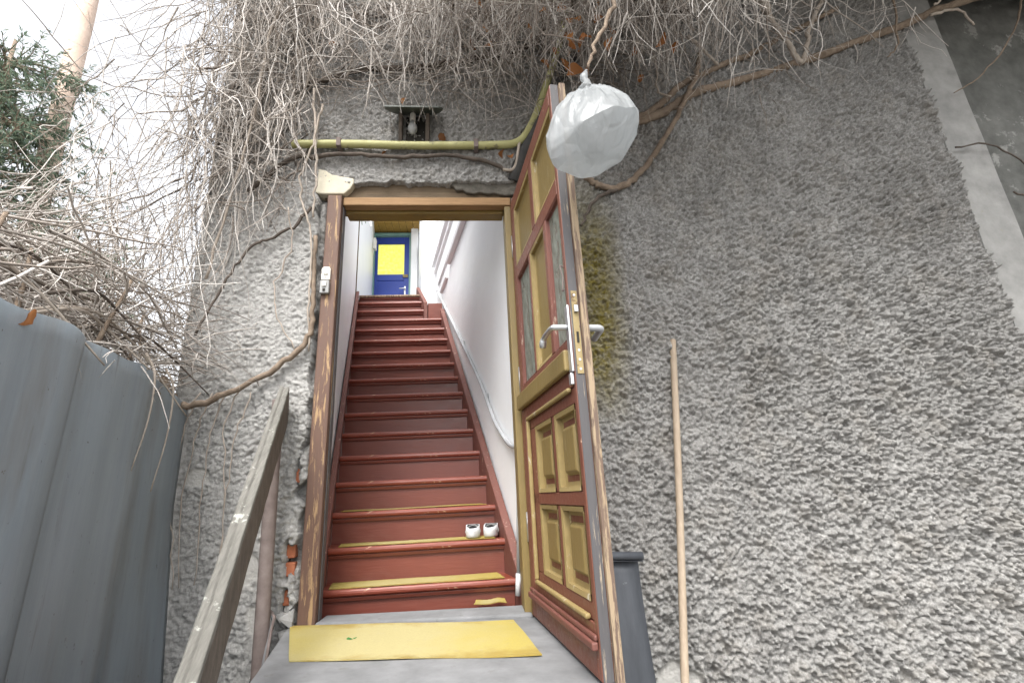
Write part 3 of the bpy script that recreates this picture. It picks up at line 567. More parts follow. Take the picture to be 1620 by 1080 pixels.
# ------------------------------------------------------------------ mats
def mat_sheet(name, c, label, thick, mat, nxs=24, nys=6, curl=.004, seed=0, cat='mat', group=None):
    r = random.Random(seed); vs = []; P = [Vector(p) for p in c]
    ph = [r.uniform(0, 6) for _ in range(4)]
    for layer in (thick, 0):
        for i in range(nxs+1):
            for j in range(nys+1):
                a = i/nxs; b = j/nys; p = P[0]*(1-a)*(1-b)+P[1]*a*(1-b)+P[2]*a*b+P[3]*(1-a)*b
                e = (.5+.5*math.sin(7*a+ph[0]))*(.5+.5*math.sin(5*b+ph[1]))*curl + (max(0, abs(2*b-1)-.7)*.9*curl*(1+math.sin(9*a+ph[2])))
                wob = .004*math.sin(11*a+ph[3])*(1 if j in (0, nys) else 0)
                vs.append((p.x, p.y+wob, p.z+layer+e))
    n1 = (nxs+1)*(nys+1); fs = []
    g = lambda i, j, l: l*n1+i*(nys+1)+j
    for i in range(nxs):
        for j in range(nys): fs += [(g(i, j, 0), g(i+1, j, 0), g(i+1, j+1, 0), g(i, j+1, 0)), (g(i, j, 1), g(i, j+1, 1), g(i+1, j+1, 1), g(i+1, j, 1))]
    for i in range(nxs): fs += [(g(i, 0, 0), g(i, 0, 1), g(i+1, 0, 1), g(i+1, 0, 0)), (g(i, nys, 0), g(i+1, nys, 0), g(i+1, nys, 1), g(i, nys, 1))]
    for j in range(nys): fs += [(g(0, j, 0), g(0, j+1, 0), g(0, j+1, 1), g(0, j, 1)), (g(nxs, j, 0), g(nxs, j, 1), g(nxs, j+1, 1), g(nxs, j+1, 0))]
    m = MB().add(vs, fs); c0 = sum(P, Vector())/4
    em = bpy.data.objects.new('tmp', None); em.location = c0; o = m.build(name, mat, em, smooth=False); o.parent = None; o.location = c0; bpy.data.objects.remove(em)
    return tag(o, label, cat, group)
mat_sheet('landing_mat', [(-.28, -.475, lz(-.28)+.001), (.50, -.53, lz(.5)+.001), (.445, -.10, lz(.44)+.004), (-.43, -.035, lz(-.43)+.002)], 'large yellow mat lying on the concrete landing before the sill', .004, M['yellow_mat'], 30, 8, .006, 1)
for k, lab, xa, xb, yb in ((1, 'yellow strip mat on the lowest red stair', -.355, .435, .183), (2, 'yellow strip mat under the white clogs on the second stair', -.365, .405, .18), (3, 'narrow yellow strip mat on the third stair, above the clogs', -.40, .37, .18)):
    y = YK(k); z = ZK(k)+.0015; sl = -.2
    mat_sheet('step_mat', [(xa, y+.012, z), (xb, y+.012, z), (xb-.03, y+yb, z), (xa+sl*.14, y+yb, z)], lab, .003, M['step_mat'], 24, 4, .0025, k, group='yellow strip mats on the stairs')
mat_sheet('mat_scrap', [(.29, .13, .031), (.435, .13, .031), (.43, .205, .034), (.30, .205, .034)], 'small yellow mat scrap lying behind the sill at the lowest riser', .003, M['step_mat'], 8, 3, .004, 9)
mb = MB(); mb.add([(-.16, -.28, .031), (-.14, -.285, .034), (-.128, -.275, .031), (-.12, -.262, .035), (-.138, -.266, .032), (-.152, -.262, .036)], [(0, 1, 5), (1, 2, 4), (2, 3, 4), (1, 4, 5)])
o = mb.build('green_leaf', plain('leaf_green', (.03, .13, .03), (.05, .2, .05), 30), None); tag(o, 'tiny torn green leaf lying on the yellow landing mat', 'leaf')
# ------------------------------------------------------------------ clogs
def clog(x, y, z, rot, label):
    t_ = thing('clog', (x, y, z), label, 'shoe', 'white clogs left on the stairs'); t_.rotation_euler = (0, 0, rot)
    n = 22; L, Wd = .155, .036
    def outline(a, s=1.0):
        px = math.sin(a)*Wd*(1.0+.12*math.cos(a))*s; py = (-math.cos(a)*L/2*s + L/2); return px, py
    lv = [(.0, .90), (.006, 1.0), (.016, 1.0), (.030, 1.03)]
    vs = [];
    for zz, s in lv:
        for i in range(n):
            a = 2*math.pi*i/n; px, py = outline(a, s); vs.append((px, py, zz))
    # upper rim: heel cup 45 mm high, climbing to the instep; then inner lip
    def rimz(a): 
        f = (1-math.cos(a))/2; return .046+.016*min(1, f*1.7)
    for i in range(n):
        a = 2*math.pi*i/n; px, py = outline(a, .97); vs.append((px, min(py, .095), rimz(a)))
    for i in range(n):
        a = 2*math.pi*i/n; px, py = outline(a, .84); vs.append((px, min(py, .088)+.003, rimz(a)-.001))
    r = len(vs)//n; fs = [(k*n+i, k*n+(i+1) % n, (k+1)*n+(i+1) % n, (k+1)*n+i) for k in range(r-1) for i in range(n)]+[tuple(range(n-1, -1, -1))]
    me = bpy.data.meshes.new('upper'); me.from_pydata(vs, [], fs); me.materials.append(M['clog']); me.polygons.foreach_set('use_smooth', [True]*len(fs)); u = bpy.data.objects.new('upper', me); COL.objects.link(u); u.parent = t_
    # toe box
    vs = []; ng = 9
    for j in range(ng):
        q = j/(ng-1); yy = .088+q*.066; wd = Wd*1.02*math.sqrt(max(.02, 1-(q*.97)**2.6)); hh = .060*(1-.45*q*q)
        for i in range(11):
            b = math.pi*i/10; vs.append((wd*math.cos(b), yy, .012+(hh-.012)*math.sin(b)**.7))
    fs = [(j*11+i, j*11+i+1, (j+1)*11+i+1, (j+1)*11+i) for j in range(ng-1) for i in range(10)]
    me = bpy.data.meshes.new('toe'); me.from_pydata(vs, [], fs); me.materials.append(M['clog']); me.polygons.foreach_set('use_smooth', [True]*len(fs)); o = bpy.data.objects.new('toe', me); COL.objects.link(o); o.parent = t_
    vs = []; 
    for zz, s in ((.045, .835), (.014, .82)):
        for i in range(n):
            a = 2*math.pi*i/n; px, py = outline(a, s); vs.append((px, min(py, .12)+.006, zz if zz < .02 else rimz(a)-.002))
    fs = [(i, n+i, n+(i+1) % n, (i+1) % n) for i in range(n)]+[tuple(n+i for i in range(n))]
    me = bpy.data.meshes.new('lining'); me.from_pydata(vs, [], fs); me.materials.append(M['clog_in']); o = bpy.data.objects.new('lining', me); COL.objects.link(o); o.parent = t_
    vs = []
    for i in range(13):
        b = math.pi*i/12; px = .041*math.cos(b); yy = .070+.012*math.sin(b); zz = .022+.036*math.sin(b)
        vs += [(px, yy, zz), (px*.98, yy+.018, zz+.002)]
    fs = [(2*i, 2*i+1, 2*i+3, 2*i+2) for i in range(12)]
    me = bpy.data.meshes.new('strap'); me.from_pydata(vs, [], fs); me.materials.append(M['plastic_grey']); o = bpy.data.objects.new('strap', me); COL.objects.link(o); o.parent = t_
    so_ = o.modifiers.new('thick', 'SOLIDIFY'); so_.thickness = .003
clog(.288, .388, ZK(2)+.007, math.radians(-4), 'left white clog, heel towards the door, on second stair')
clog(.372, .392, ZK(2)+.007, math.radians(-12), 'right white clog beside the red stringer on second stair')
# ------------------------------------------------------------------ switches on the left jamb
dbz = thing('bell_push', (-.387, -.025, 1.553), 'cream bell push on the worn left jamb, above the grey switch', 'bell push')
mb = MB(); mb.prism([(-.021, -.034), (.021, -.034), (.021, .022), (.014, .034), (-.014, .034), (-.021, .022)], 0, .012, Frame((-.387, -.0245, 1.553), (1, 0, 0), (0, 0, 1), (0, -1, 0))); mb.build('plate', M['plastic'], dbz, bevel=.003)
mb = MB(); mb.box(-.398, -.376, -.043, -.037, 1.545, 1.567); mb.build('button', M['plastic'], dbz, bevel=.002)
for z in (1.578, 1.530): MB().tube([(-.387, -.037, z), (-.387, -.0385, z)], .003, 8).build('screw', M['rust'], dbz)
gs = thing('grey_switch', (-.387, -.025, 1.478), 'grey surface switch on the left jamb, below the cream bell push', 'switch')
mb = MB(); mb.box(-.409, -.366, -.046, -.0245, 1.445, 1.512); mb.build('casing', M['plastic_grey'], gs, bevel=.004)
mb = MB(); mb.box(-.398, -.378, -.053, -.0465, 1.478, 1.502); mb.build('button', M['plastic'], gs, bevel=.003)
mb = MB(); mb.box(-.394, -.382, -.0495, -.0465, 1.455, 1.467); mb.build('button', M['dark'], gs)
# ------------------------------------------------------------------ outdoor rail
hb = thing('handrail', (-.3, -.9, -.5), 'weathered grey timber handrail with pale lichen, sloping down beside the steps', 'handrail')
d_ = Vector((.205, -.794, -.578)).normalized(); sd_ = Vector((d_.y, -d_.x, 0)).normalized(); 
if sd_.x > 0: sd_ = -sd_
upv = d_.cross(sd_); upv = upv if upv.z > 0 else -upv
RF = Frame((-.492, -.085, .985), d_, sd_, upv)
nseg = 40; 
def beam(part, mat, b0, b1, c0, c1, jit):
    r = random.Random(5); vs = []
    for i in range(nseg+1):
        a = 1.9*i/nseg; e = .035 if i == 0 else 0
        q = [(b0, c0), (b1, c0), (b1, c1), ((b0+b1)/2+.006, c1+.002), ((b0+b1)/2, c1-.006), ((b0+b1)/2-.006, c1+.001), (b0, c1)]
        for (b, c) in q: vs.append(RF(a+(e if c > c1-.02 else 0)*0, b+r.uniform(-jit, jit), c+r.uniform(-jit, jit)))
    k = 7; fs = [(i*k+j, i*k+(j+1) % k, (i+1)*k+(j+1) % k, (i+1)*k+j) for i in range(nseg) for j in range(k)]+[tuple(range(k)), tuple(nseg*k+j for j in range(k-1, -1, -1))]
    return MB().add(vs, fs).build(part, mat, hb, bevel=.004)
beam('top_board', M['grey_wood'], 0, .040, -.022, 0, .0012)
beam('side_board', M['grey_wood_side'], .001, .038, -.165, -.0235, .001)
po = MB().tube([(-.526, -.105, .80), (-.523, -.105, .6), (-.505, -.105, -.1), (-.48, -.105, -1.1)], .027, 14).build('post', M['rust'], hb, smooth=True)
m = MB(); m.box(-.548, -.515, -.118, -.06, .80, .925); m.build('bracket', M['rust'], hb, bevel=.003)
m = MB(); m.box(-.03, .03, -.03, .03, -1.1, -.3, Frame((-.17, -1.55, 0))); m.build('post', M['grey_wood_side'], hb, bevel=.004)
# ------------------------------------------------------------------ sheet-metal fence
fe = thing('metal_fence', (-.8, -.8, -1.1), 'blue grey sheet metal fence with dented panels running up to the house', 'fence')
fp = Vector((-.95, -.03, 0)); fd = Vector((.27, -1, 0)).normalized(); fn = Vector((fd.y, -fd.x, 0)).normalized()
if fn.x < 0: fn = -fn
def topz(s): return float(np.interp(s, [-.02, .07, .22, .36, .58, .83, 1.08, 1.3, 2.4], [.905, .93, .953, .963, .957, .944, .925, .902, .86]))
def panel(s0, s1, off, seed):
    r = random.Random(seed); ns, nz_ = 34, 44; vs = []; ph = r.uniform(0, 6)
    for layer in (0, .0025):
        for i in range(ns+1):
            s = s0+(s1-s0)*i/ns; tz = topz(s)+.004*math.sin(s*23+ph)
            for j in range(nz_+1):
                q = j/nz_; z = -1.1+(tz+1.1)*q
                n_ = off+.013*math.sin(s*11.5+ph+.5*z)+.006*math.sin(s*23+1.4*z+ph*2)+.008*math.exp(-((s-s0-.13)/.05)**2)*(1-.6*q)+.010*math.exp(-(((s-.18)/.1)**2+((z+.0)/.25)**2)) + .08*max(0, .2-s)*5*max(0, .5-z)-layer
                vs.append(fp+fd*s+fn*n_+Vector((0, 0, z)))
    n1 = (ns+1)*(nz_+1); g = lambda i, j, l: l*n1+i*(nz_+1)+j; fs = []
    for i in range(ns):
        for j in range(nz_): fs += [(g(i, j, 0), g(i+1, j, 0), g(i+1, j+1, 0), g(i, j+1, 0)), (g(i, j, 1), g(i, j+1, 1), g(i+1, j+1, 1), g(i+1, j, 1))]
        fs += [(g(i, nz_, 0), g(i+1, nz_, 0), g(i+1, nz_, 1), g(i, nz_, 1)), (g(i, 0, 0), g(i, 0, 1), g(i+1, 0, 1), g(i+1, 0, 0))]
    for j in range(nz_): fs += [(g(0, j, 0), g(0, j+1, 0), g(0, j+1, 1), g(0, j, 1)), (g(ns, j, 0), g(ns, j, 1), g(ns, j+1, 1), g(ns, j+1, 0))]
    return MB().add(vs, fs).build('sheet_panel', M['sheet'], fe, smooth=True)
panel(.0, .99, 0, 1); panel(.96, 2.0, .0045, 1)
for s in (.12, 1.0, 1.9):
    p = fp+fd*s-fn*.07; m = MB(); m.box(p.x-.02, p.x+.02, p.y-.02, p.y+.02, -1.1, .88); m.build('fence_post', M['rust'], fe)
# ------------------------------------------------------------------ pipes and lamp above the door
gp = thing('gas_pipe', (0, -.05, 2.30), 'yellow gas pipe running above the doorway then bending up to the right', 'pipe')
pts = catmull([(-.60, -.05, 2.288), (-.3, -.05, 2.293), (.0, -.05, 2.288), (.3, -.05, 2.292), (.50, -.05, 2.298), (.575, -.05, 2.312), (.63, -.05, 2.36), (.70, -.05, 2.50), (.78, -.05, 2.73), (.86, -.05, 2.98), (.95, -.05, 3.3)], 6)
MB().tube(pts, .021, 14).build('pipe_run', M['gas'], gp, smooth=True)
for x, z in ((-.36, 2.292), (.36, 2.293)):
    m = MB(); m.box(x-.012, x+.012, -.0745, -.0, z-.026, z+.026); m.build('clip', M['rust'], gp, bevel=.003)
bc = thing('black_conduit', (.7, -.04, 2.4), 'thick black conduit slanting beside the bend of the yellow pipe', 'conduit')
MB().tube(catmull([(.95, -.04, 2.95), (.857, -.04, 2.74), (.78, -.04, 2.60), (.70, -.04, 2.43), (.62, -.04, 2.26), (.572, -.035, 2.15), (.555, -.01, 2.10)], 6), .03, 14).build('tube', M['black'], bc, smooth=True)
MB().tube(catmull([(.60, -.055, 2.33), (.585, -.06, 2.25), (.57, -.06, 2.17), (.545, -.055, 2.135), (.50, -.05, 2.14)], 6), .008, 8).build('cable', M['stem_pale'], bc, smooth=True)
lm = thing('wall_lamp', (.035, -.05, 2.40), 'old wall lamp above the doorway with flat dark hood and white bulb', 'lamp')
hood = [(-.05, .0), (-.095, -.05), (-.125, -.12), (-.118, -.15), (.17, -.15), (.19, -.12), (.165, -.05), (.12, .0)]
m = MB(); n = len(hood); zf = lambda y: 2.525+.55*y
m.add([(x, y-.004, zf(y)) for x, y in hood]+[(x, y-.004, zf(y)+.012) for x, y in hood], [tuple(range(n)), tuple(range(2*n-1, n-1, -1))]+[(i, n+i, n+(i+1) % n, (i+1) % n) for i in range(n)])
m.build('hood', M['enamel'], lm, bevel=.003)
for x0, x1 in ((-.048, -.032), (.095, .113)):
    m = MB(); m.hexa([(x0-.01, -.03, 2.315), (x1-.006, -.03, 2.315), (x1-.006, -.003, 2.315), (x0-.01, -.003, 2.315), (x0, -.095, 2.462), (x1, -.095, 2.462), (x1, -.003, 2.515), (x0, -.003, 2.515)]); m.build('bracket', M['stem_dark'], lm, bevel=.003)
m = MB(); m.box(-.02, .085, -.02, -.003, 2.33, 2.50); m.build('back_plate', M['dark'], lm, bevel=.003)
m = MB(); m.tube([(.02, -.05, 2.49), (.02, -.05, 2.445)], .016, 12); m.build('socket', M['plastic'], lm)
bp = [(.02, -.05, 2.444-.012*i) for i in range(8)]; MB().tube(bp, [.013, .016, .021, .025, .026, .024, .017, .006], 14).build('bulb', M['plastic_grey'], lm, smooth=True)
# ------------------------------------------------------------------ things against the right wall
wp = thing('wooden_pole', (1.0, -.45, -1.1), 'pale wooden pole leaning against the roughcast wall right of the door', 'pole')
MB().tube(catmull([(.80, -.47, -1.1), (.97, -.32, -.55), (1.085, -.20, -.05), (1.20, -.10, .55), (1.285, -.04, 1.10), (1.295, -.032, 1.17)], 8), .0155, 14).build('shaft', M['pole'], wp, smooth=True)
rb = thing('rubber_sheet', (.93, -.06, -1.1), 'black rubber sheet with rolled top edge standing behind the open door', 'rubber sheet')
vs = []; nn_ = 26
for i in range(nn_+1):
    z = -1.1+1.315*i/nn_; q = i/nn_; bow = .03*math.sin(q*3.1)
    xr_ = .995+.012*math.sin(q*5)-.0
    for j in range(7):
        x = .64+(xr_-.64)*j/6; vs.append((x, -.065-bow-.006*math.sin(j*1.3+q*4), z-.02*j/6*q))
fs = [(i*7+j, i*7+j+1, (i+1)*7+j+1, (i+1)*7+j) for i in range(nn_) for j in range(6)]
o = MB().add(vs, fs).build('sheet', M['rubber'], rb, smooth=True); o.modifiers.new('thick', 'SOLIDIFY').thickness = .004
vs = []; turns = 26
for i in range(turns):
    a = -math.pi/2+i*.36; r_ = .021-.00045*i
    for x, dz in ((.64, .02), (.997, -.002)): vs.append((x, -.092+.0+r_*math.cos(a), .216+dz+r_*math.sin(a)))
fs = [(2*i, 2*i+1, 2*i+3, 2*i+2) for i in range(turns-1)]
o = MB().add(vs, fs).build('rolled_edge', M['rubber'], rb, smooth=True); o.modifiers.new('thick', 'SOLIDIFY').thickness = .003
# old cables at the foot of the wall
cb = thing('cable_bundle', (-.48, -.08, -.02), 'tangle of old grey cables at the wall foot beside the handrail post', 'cables')
for i in range(5):
    o_ = i*.012; pts = catmull([(-.545+o_, -.07, -.16-.02*i), (-.52+o_, -.09-o_, -.09), (-.49+.3*o_, -.10, .0+.01*i), (-.475, -.085, .06+.006*i), (-.495-o_*.4, -.07, .10-.005*i), (-.515, -.06, .06-.02*i), (-.51-o_*.3, -.07, -.03), (-.535, -.09, -.12-o_)], 6)
    MB().tube(pts, .006+.0015*(i % 2), 8).build('cable', M[('rust', 'black', 'rust', 'concrete', 'rust')[i]], cb, smooth=True)
# ------------------------------------------------------------------ plastic bag
bg = thing('plastic_bag', (.70, -1.0, 1.75), 'white plastic bag hanging from the bare vine in front of the door top', 'bag')
out = [(0.700, 1.745), (.629, 1.703), (.595, 1.669), (.539, 1.536), (.551, 1.443), (.567, 1.42), (.663, 1.403), (.703, 1.41), (.789, 1.461), (.852, 1.558), (.866, 1.645), (.831, 1.72), (.77, 1.743)]
bmx = bmesh.new(); r = random.Random(4); cx, cz = .705, 1.575
for (x, z) in out: bmx.verts.new((x, -1.0+r.uniform(-.02, .02), z))
for (x, y, z) in ((.56, -1.045, 1.488), (.64, -1.118, 1.512), (.73, -1.145, 1.542), (.825, -1.09, 1.588), (.62, -1.075, 1.625), (.70, -1.085, 1.675), (.79, -1.07, 1.655), (.62, -1.055, 1.44), (.71, -1.07, 1.438), (.79, -1.055, 1.50), (.62, -.905, 1.60), (.75, -.90, 1.65), (.79, -.90, 1.52), (.66, -.905, 1.47)): bmx.verts.new((x, y, z))
bmesh.ops.convex_hull(bmx, input=bmx.verts[:]); bmesh.ops.triangulate(bmx, faces=bmx.faces[:])
bmesh.ops.subdivide_edges(bmx, edges=bmx.edges[:], cuts=1, use_grid_fill=True)
bmesh.ops.smooth_vert(bmx, verts=bmx.verts[:], factor=.35, use_axis_x=True, use_axis_y=True, use_axis_z=True)
loose = [v for v in bmx.verts if not v.link_faces]; bmesh.ops.delete(bmx, geom=loose, context='VERTS')
bmesh.ops.subdivide_edges(bmx, edges=bmx.edges[:], cuts=4, use_grid_fill=True)
bmesh.ops.smooth_vert(bmx, verts=bmx.verts[:], factor=.25, use_axis_x=True, use_axis_y=True, use_axis_z=True)
for v in bmx.verts:
    a = math.atan2(v.co.y+1.0, v.co.x-.7); top = max(0, (v.co.z-1.5)/.24)
    d = .004*math.sin(15*a+2*math.sin(v.co.z*14))*(.1+top*1.6)+.0012*math.sin(v.co.x*48+v.co.z*35)
    n_ = Vector((v.co.x-cx, v.co.y+1.0, v.co.z-cz)).normalized(); v.co += n_*d
bmx.verts.index_update(); mb = MB().add([v.co[:] for v in bmx.verts], [tuple(v.index for v in f.verts) for f in bmx.faces]); bmx.free()
o = mb.build('sack', M['bag'], bg, smooth=True)
try: o.data.set_sharp_from_angle(angle=math.radians(20))
except Exception: pass
MB().tube(catmull([(.70, -1.0, 1.735), (.705, -1.0, 1.765), (.698, -.995, 1.79), (.712, -.99, 1.83)], 5), [.03, .026, .02, .016, .013, .012, .011, .010, .010, .012, .014, .016, .014, .010, .006, .004], 10, jitter=.15).build('knot', M['bag'], bg, smooth=True)
bmx = bmesh.new()
for i in range(24): bmx.verts.new((.735+max(-.06, min(.06, r.gauss(0, .035))), -1.0+max(-.04, min(.04, r.gauss(0, .025))), 1.50+max(-.03, min(.03, r.gauss(0, .02)))))
bmesh.ops.convex_hull(bmx, input=bmx.verts[:]); bmx.verts.index_update(); mb = MB().add([v.co[:] for v in bmx.verts], [tuple(v.index for v in f.verts) for f in bmx.faces]); bmx.free()
mb.build('contents', M['plastic_grey'], bg, bevel=.01)
MB().tube(catmull([(.69, -1.06, 1.44), (.71, -1.12, 1.44)], 3), .004, 6)
# ------------------------------------------------------------------ bare vine
def grow(start, direc, length, segs, wig, grav, ymax=None, curl=.0):
    N = len(start); P = np.zeros((N, segs+1, 3)); P[:, 0] = start; d = direc/np.linalg.norm(direc, axis=1)[:, None]; step = (length/segs)[:, None]
    bend = rng.normal(0, curl, (N, 3))
    for i in range(segs):
        d = d+rng.normal(0, wig, (N, 3))+bend+grav; d /= np.linalg.norm(d, axis=1)[:, None]
        q = P[:, i]+d*step
        if ymax is not None:
            hit = (q[:, 1] > ymax) & (q[:, 0] > -1.0); q[hit, 1] = ymax-.004*rng.random(hit.sum())
        P[:, i+1] = q
    return P
def tubes(P, r0, r1, sides=4):
    N, n, _ = P.shape; T = np.gradient(P, axis=1); T /= np.linalg.norm(T, axis=2)[..., None]+1e-9
    ref = np.where(np.abs(T[..., 2:3]) < .8, np.array([0, 0, 1.]), np.array([1., 0, 0])); U = np.cross(T, ref); U /= np.linalg.norm(U, axis=2)[..., None]+1e-9; Vv = np.cross(T, U)
    q = np.linspace(0, 1, n)[None, :, None]; rad = r0[:, None, None]*(1-q)+r1[:, None, None]*q
    rad = rad*(1+.25*(rng.random((N, n, 1))-.5))
    ang = 2*np.pi*np.arange(sides)/sides
    V = P[:, :, None, :]+rad[..., None]*(np.cos(ang)[None, None, :, None]*U[:, :, None, :]+np.sin(ang)[None, None, :, None]*Vv[:, :, None, :])
    b = (np.arange(N)*n*sides)[:, None, None]; i = (np.arange(n-1)*sides)[None, :, None]; k = np.arange(sides)[None, None, :]; k2 = (k+1) % sides
    F = np.stack([b+i+k, b+i+k2, b+i+sides+k2, b+i+sides+k], -1).reshape(-1, 4)
    return V.reshape(-1, 3), F
def spread(P, frac, per, lmin, lmax, segs, wig, grav, ymax=None, down=0):
    N, n, _ = P.shape; idx = rng.integers(0, N, int(N*per)); t_ = rng.integers(1, n-1, len(idx)); s = P[idx, t_]; d = P[idx, t_]-P[idx, t_-1]; d /= np.linalg.norm(d, axis=1)[:, None]+1e-9
    d = d*.6+rng.normal(0, .55, d.shape); d[:, 2] -= down
    return grow(s, d, rng.uniform(lmin, lmax, len(idx)), segs, wig, grav, ymax)
class Bunch:
    free = False
    def __init__(s): s.V, s.F, s.n = [], [], 0
    def add(s, P, r0a, r0b, tip=.35, sides=4):
        x, z = P[:, :, 0], P[:, :, 2]; bad = ((x > -.42) & (x < .75) & (z < 2.34) & (P[:, :, 1] > -1.2)) | ((x > -.62) & (z < 1.75) & (x < 2)) | ((x > .6) & (z < 2.05-.0*x))
        side = (P-np.array(fp)[None, None])@np.array(fn); along = (P-np.array(fp)[None, None])@np.array(fd)
        if not s.free: bad |= (side > -.015) & (z < .96) & (along > -.3)
        P = P[~bad.any(axis=1)]; r0a *= 1.25; r0b *= 1.25
        r0 = rng.uniform(r0a, r0b, len(P)); V, F = tubes(P, r0, r0*tip, sides); s.V.append(V); s.F.append(F+s.n); s.n += len(V)
    def build(s, name, mat, parent):
        o = npmesh(name, np.concatenate(s.V), np.concatenate(s.F), mat, parent); o['kind'] = 'stuff'; return o
U3 = lambda N, a, b, c: np.stack([rng.uniform(*a, N), rng.uniform(*b, N), rng.uniform(*c, N)], 1)
def dirs(N, mean, sd): return np.array(mean)[None]+rng.normal(0, 1, (N, 3))*np.array(sd)[None]
G = lambda g: np.array([0, 0, -g])
vine = thing('climbing_vine', (.6, -.15, 2.6), 'leafless climbing vine hanging in a grey tangle over the facade above the door', 'vine')
light, dark = Bunch(), Bunch()
# against the wall left of the door and round the corner
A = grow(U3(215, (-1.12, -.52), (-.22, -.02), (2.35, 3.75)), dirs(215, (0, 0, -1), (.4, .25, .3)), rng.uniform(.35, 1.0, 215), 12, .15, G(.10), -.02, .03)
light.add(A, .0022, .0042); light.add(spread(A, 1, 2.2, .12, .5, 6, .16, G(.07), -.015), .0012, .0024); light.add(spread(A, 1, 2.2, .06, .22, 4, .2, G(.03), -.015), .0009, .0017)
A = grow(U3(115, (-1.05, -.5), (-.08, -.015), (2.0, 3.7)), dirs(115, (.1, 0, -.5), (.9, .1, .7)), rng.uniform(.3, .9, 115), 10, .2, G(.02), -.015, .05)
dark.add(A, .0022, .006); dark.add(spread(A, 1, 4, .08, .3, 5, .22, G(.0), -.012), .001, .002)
# top centre
A = grow(U3(290, (-.62, .75), (-.30, -.03), (2.85, 3.85)), dirs(290, (0, -.05, -1), (.5, .2, .35)), rng.uniform(.3, .75, 290), 10, .16, G(.08), -.02, .04)
light.add(A, .002, .004); light.add(spread(A, 1, 3.5, .1, .35, 5, .17, G(.07), -.015), .0011, .0022)
A = grow(U3(230, (-.7, 1.3), (-.1, -.015), (2.68, 3.8)), dirs(230, (0, 0, -.2), (1, .08, .6)), rng.uniform(.3, .9, 230), 9, .2, G(.0), -.015, .05)
dark.add(A, .002, .0055); dark.add(spread(A, 1, 4, .08, .3, 5, .22, G(.03), -.012), .001, .002)
# thick beard over the door and bag
N = 820; y = -rng.random(N)**.8*1.1-.03; st_ = np.stack([rng.uniform(.12, 1.55, N), y, 3.34+.78*y+rng.uniform(-.25, .45, N)], 1)
A = grow(st_, dirs(N, (-.12, -.05, -1), (.34, .28, .35)), rng.uniform(.25, .62, N), 9, .15, G(.09), -.02, .04)
light.add(A, .0018, .0036); light.add(spread(A, 1, 3, .1, .32, 5, .17, G(.10), -.015), .001, .002)
N = 420; y = -rng.random(N)*1.0-.02; st_ = np.stack([rng.uniform(.2, 1.5, N), y, 3.35+.72*y+rng.uniform(-.12, .5, N)], 1)
A = grow(st_, dirs(N, (0, -.1, -.3), (.9, .6, .5)), rng.uniform(.3, .7, N), 9, .22, G(.02), -.02, .05)
dark.add(A, .002, .006); dark.add(spread(A, 1, 4, .1, .35, 5, .2, G(.06), -.015), .001, .0022)
# right part
A = grow(U3(70, (1.45, 3.0), (-.35, -.03), (3.05, 3.85)), dirs(70, (-.15, 0, -1), (.45, .2, .35)), rng.uniform(.25, .7, 70), 9, .16, G(.08), -.02, .05)
light.add(A, .002, .0045); light.add(spread(A, 1, 2, .1, .35, 5, .17, G(.08), -.015), .001, .002)
A = grow(U3(60, (1.3, 2.3), (-.1, -.02), (2.6, 3.3)), dirs(60, (0, 0, -.6), (.6, .1, .4)), rng.uniform(.1, .4, 60), 7, .2, G(.05), -.02)
dark.add(A, .0012, .0028)
# beyond the house corner, over the fence end
S0 = U3(420, (-1.85, -.95), (-.55, .3), (1.4, 3.4)); S0 = S0[S0[:, 0] > -1.02-.75*np.clip((2.75-S0[:, 2])/1.3, 0, 1)][:240]
A = grow(S0, dirs(len(S0), (-.02, 0, -.9), (.5, .45, .5)), rng.uniform(.35, .95, len(S0)), 11, .15, G(.07), None, .04)
light.add(A, .0016, .0034); light.add(spread(A, 1, 3, .12, .45, 6, .17, G(.05)), .0009, .0018); dark.add(spread(A, 1, 3, .1, .3, 5, .2, G(.02)), .0009, .0018)
A = grow(U3(55, (-1.15, -.75), (-.2, -.02), (1.7, 2.6)), dirs(55, (0, -.05, -1), (.2, .1, .2)), rng.uniform(.6, 1.3, 55), 14, .1, G(.05), -.02, .02)
light.add(A, .0016, .003)
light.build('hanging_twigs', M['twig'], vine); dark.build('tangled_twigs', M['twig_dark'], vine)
def stem(pts, r0, r1, mat='stem', y=None, k=6, sides=9):
    P = catmull(pts, k); P += rng.normal(0, .004, P.shape)*np.array([1, .6, 1]); n_ = len(P)
    return MB().tube(P, np.linspace(r0, r1, n_), sides, jitter=.12).build('stem', M[mat], vine, smooth=True)
Y = -.045
stem([(3.75, Y-.1, 3.45), (3.39, Y-.06, 3.35), (3.18, Y-.03, 3.26), (2.54, Y, 3.0), (2.0, Y, 2.8), (1.67, Y, 2.69), (1.49, Y, 2.57), (1.29, Y, 2.47), (1.0, Y, 2.36), (.8, Y-.03, 2.5)], .021, .026, 'stem')
stem([(2.7, Y-.03, 3.36), (2.32, Y, 3.15), (2.09, Y, 3.01), (1.64, Y, 2.78), (1.47, Y, 2.63), (1.3, Y, 2.5), (1.06, Y-.05, 2.36)], .014, .024, 'stem')
stem([(1.72, Y-.03, 2.95), (1.69, Y-.03, 2.86), (1.61, Y-.045, 2.68), (1.48, Y-.02, 2.45), (1.33, Y, 2.22), (1.23, Y, 2.11), (1.11, Y, 2.03), (1.01, Y, 2.05), (.95, Y, 2.1)], .013, .019, 'stem')
stem([(1.14, Y, 2.04), (1.02, Y, 1.98), (.95, Y, 1.92), (.90, Y, 1.80)], .012, .006, 'stem_dark')
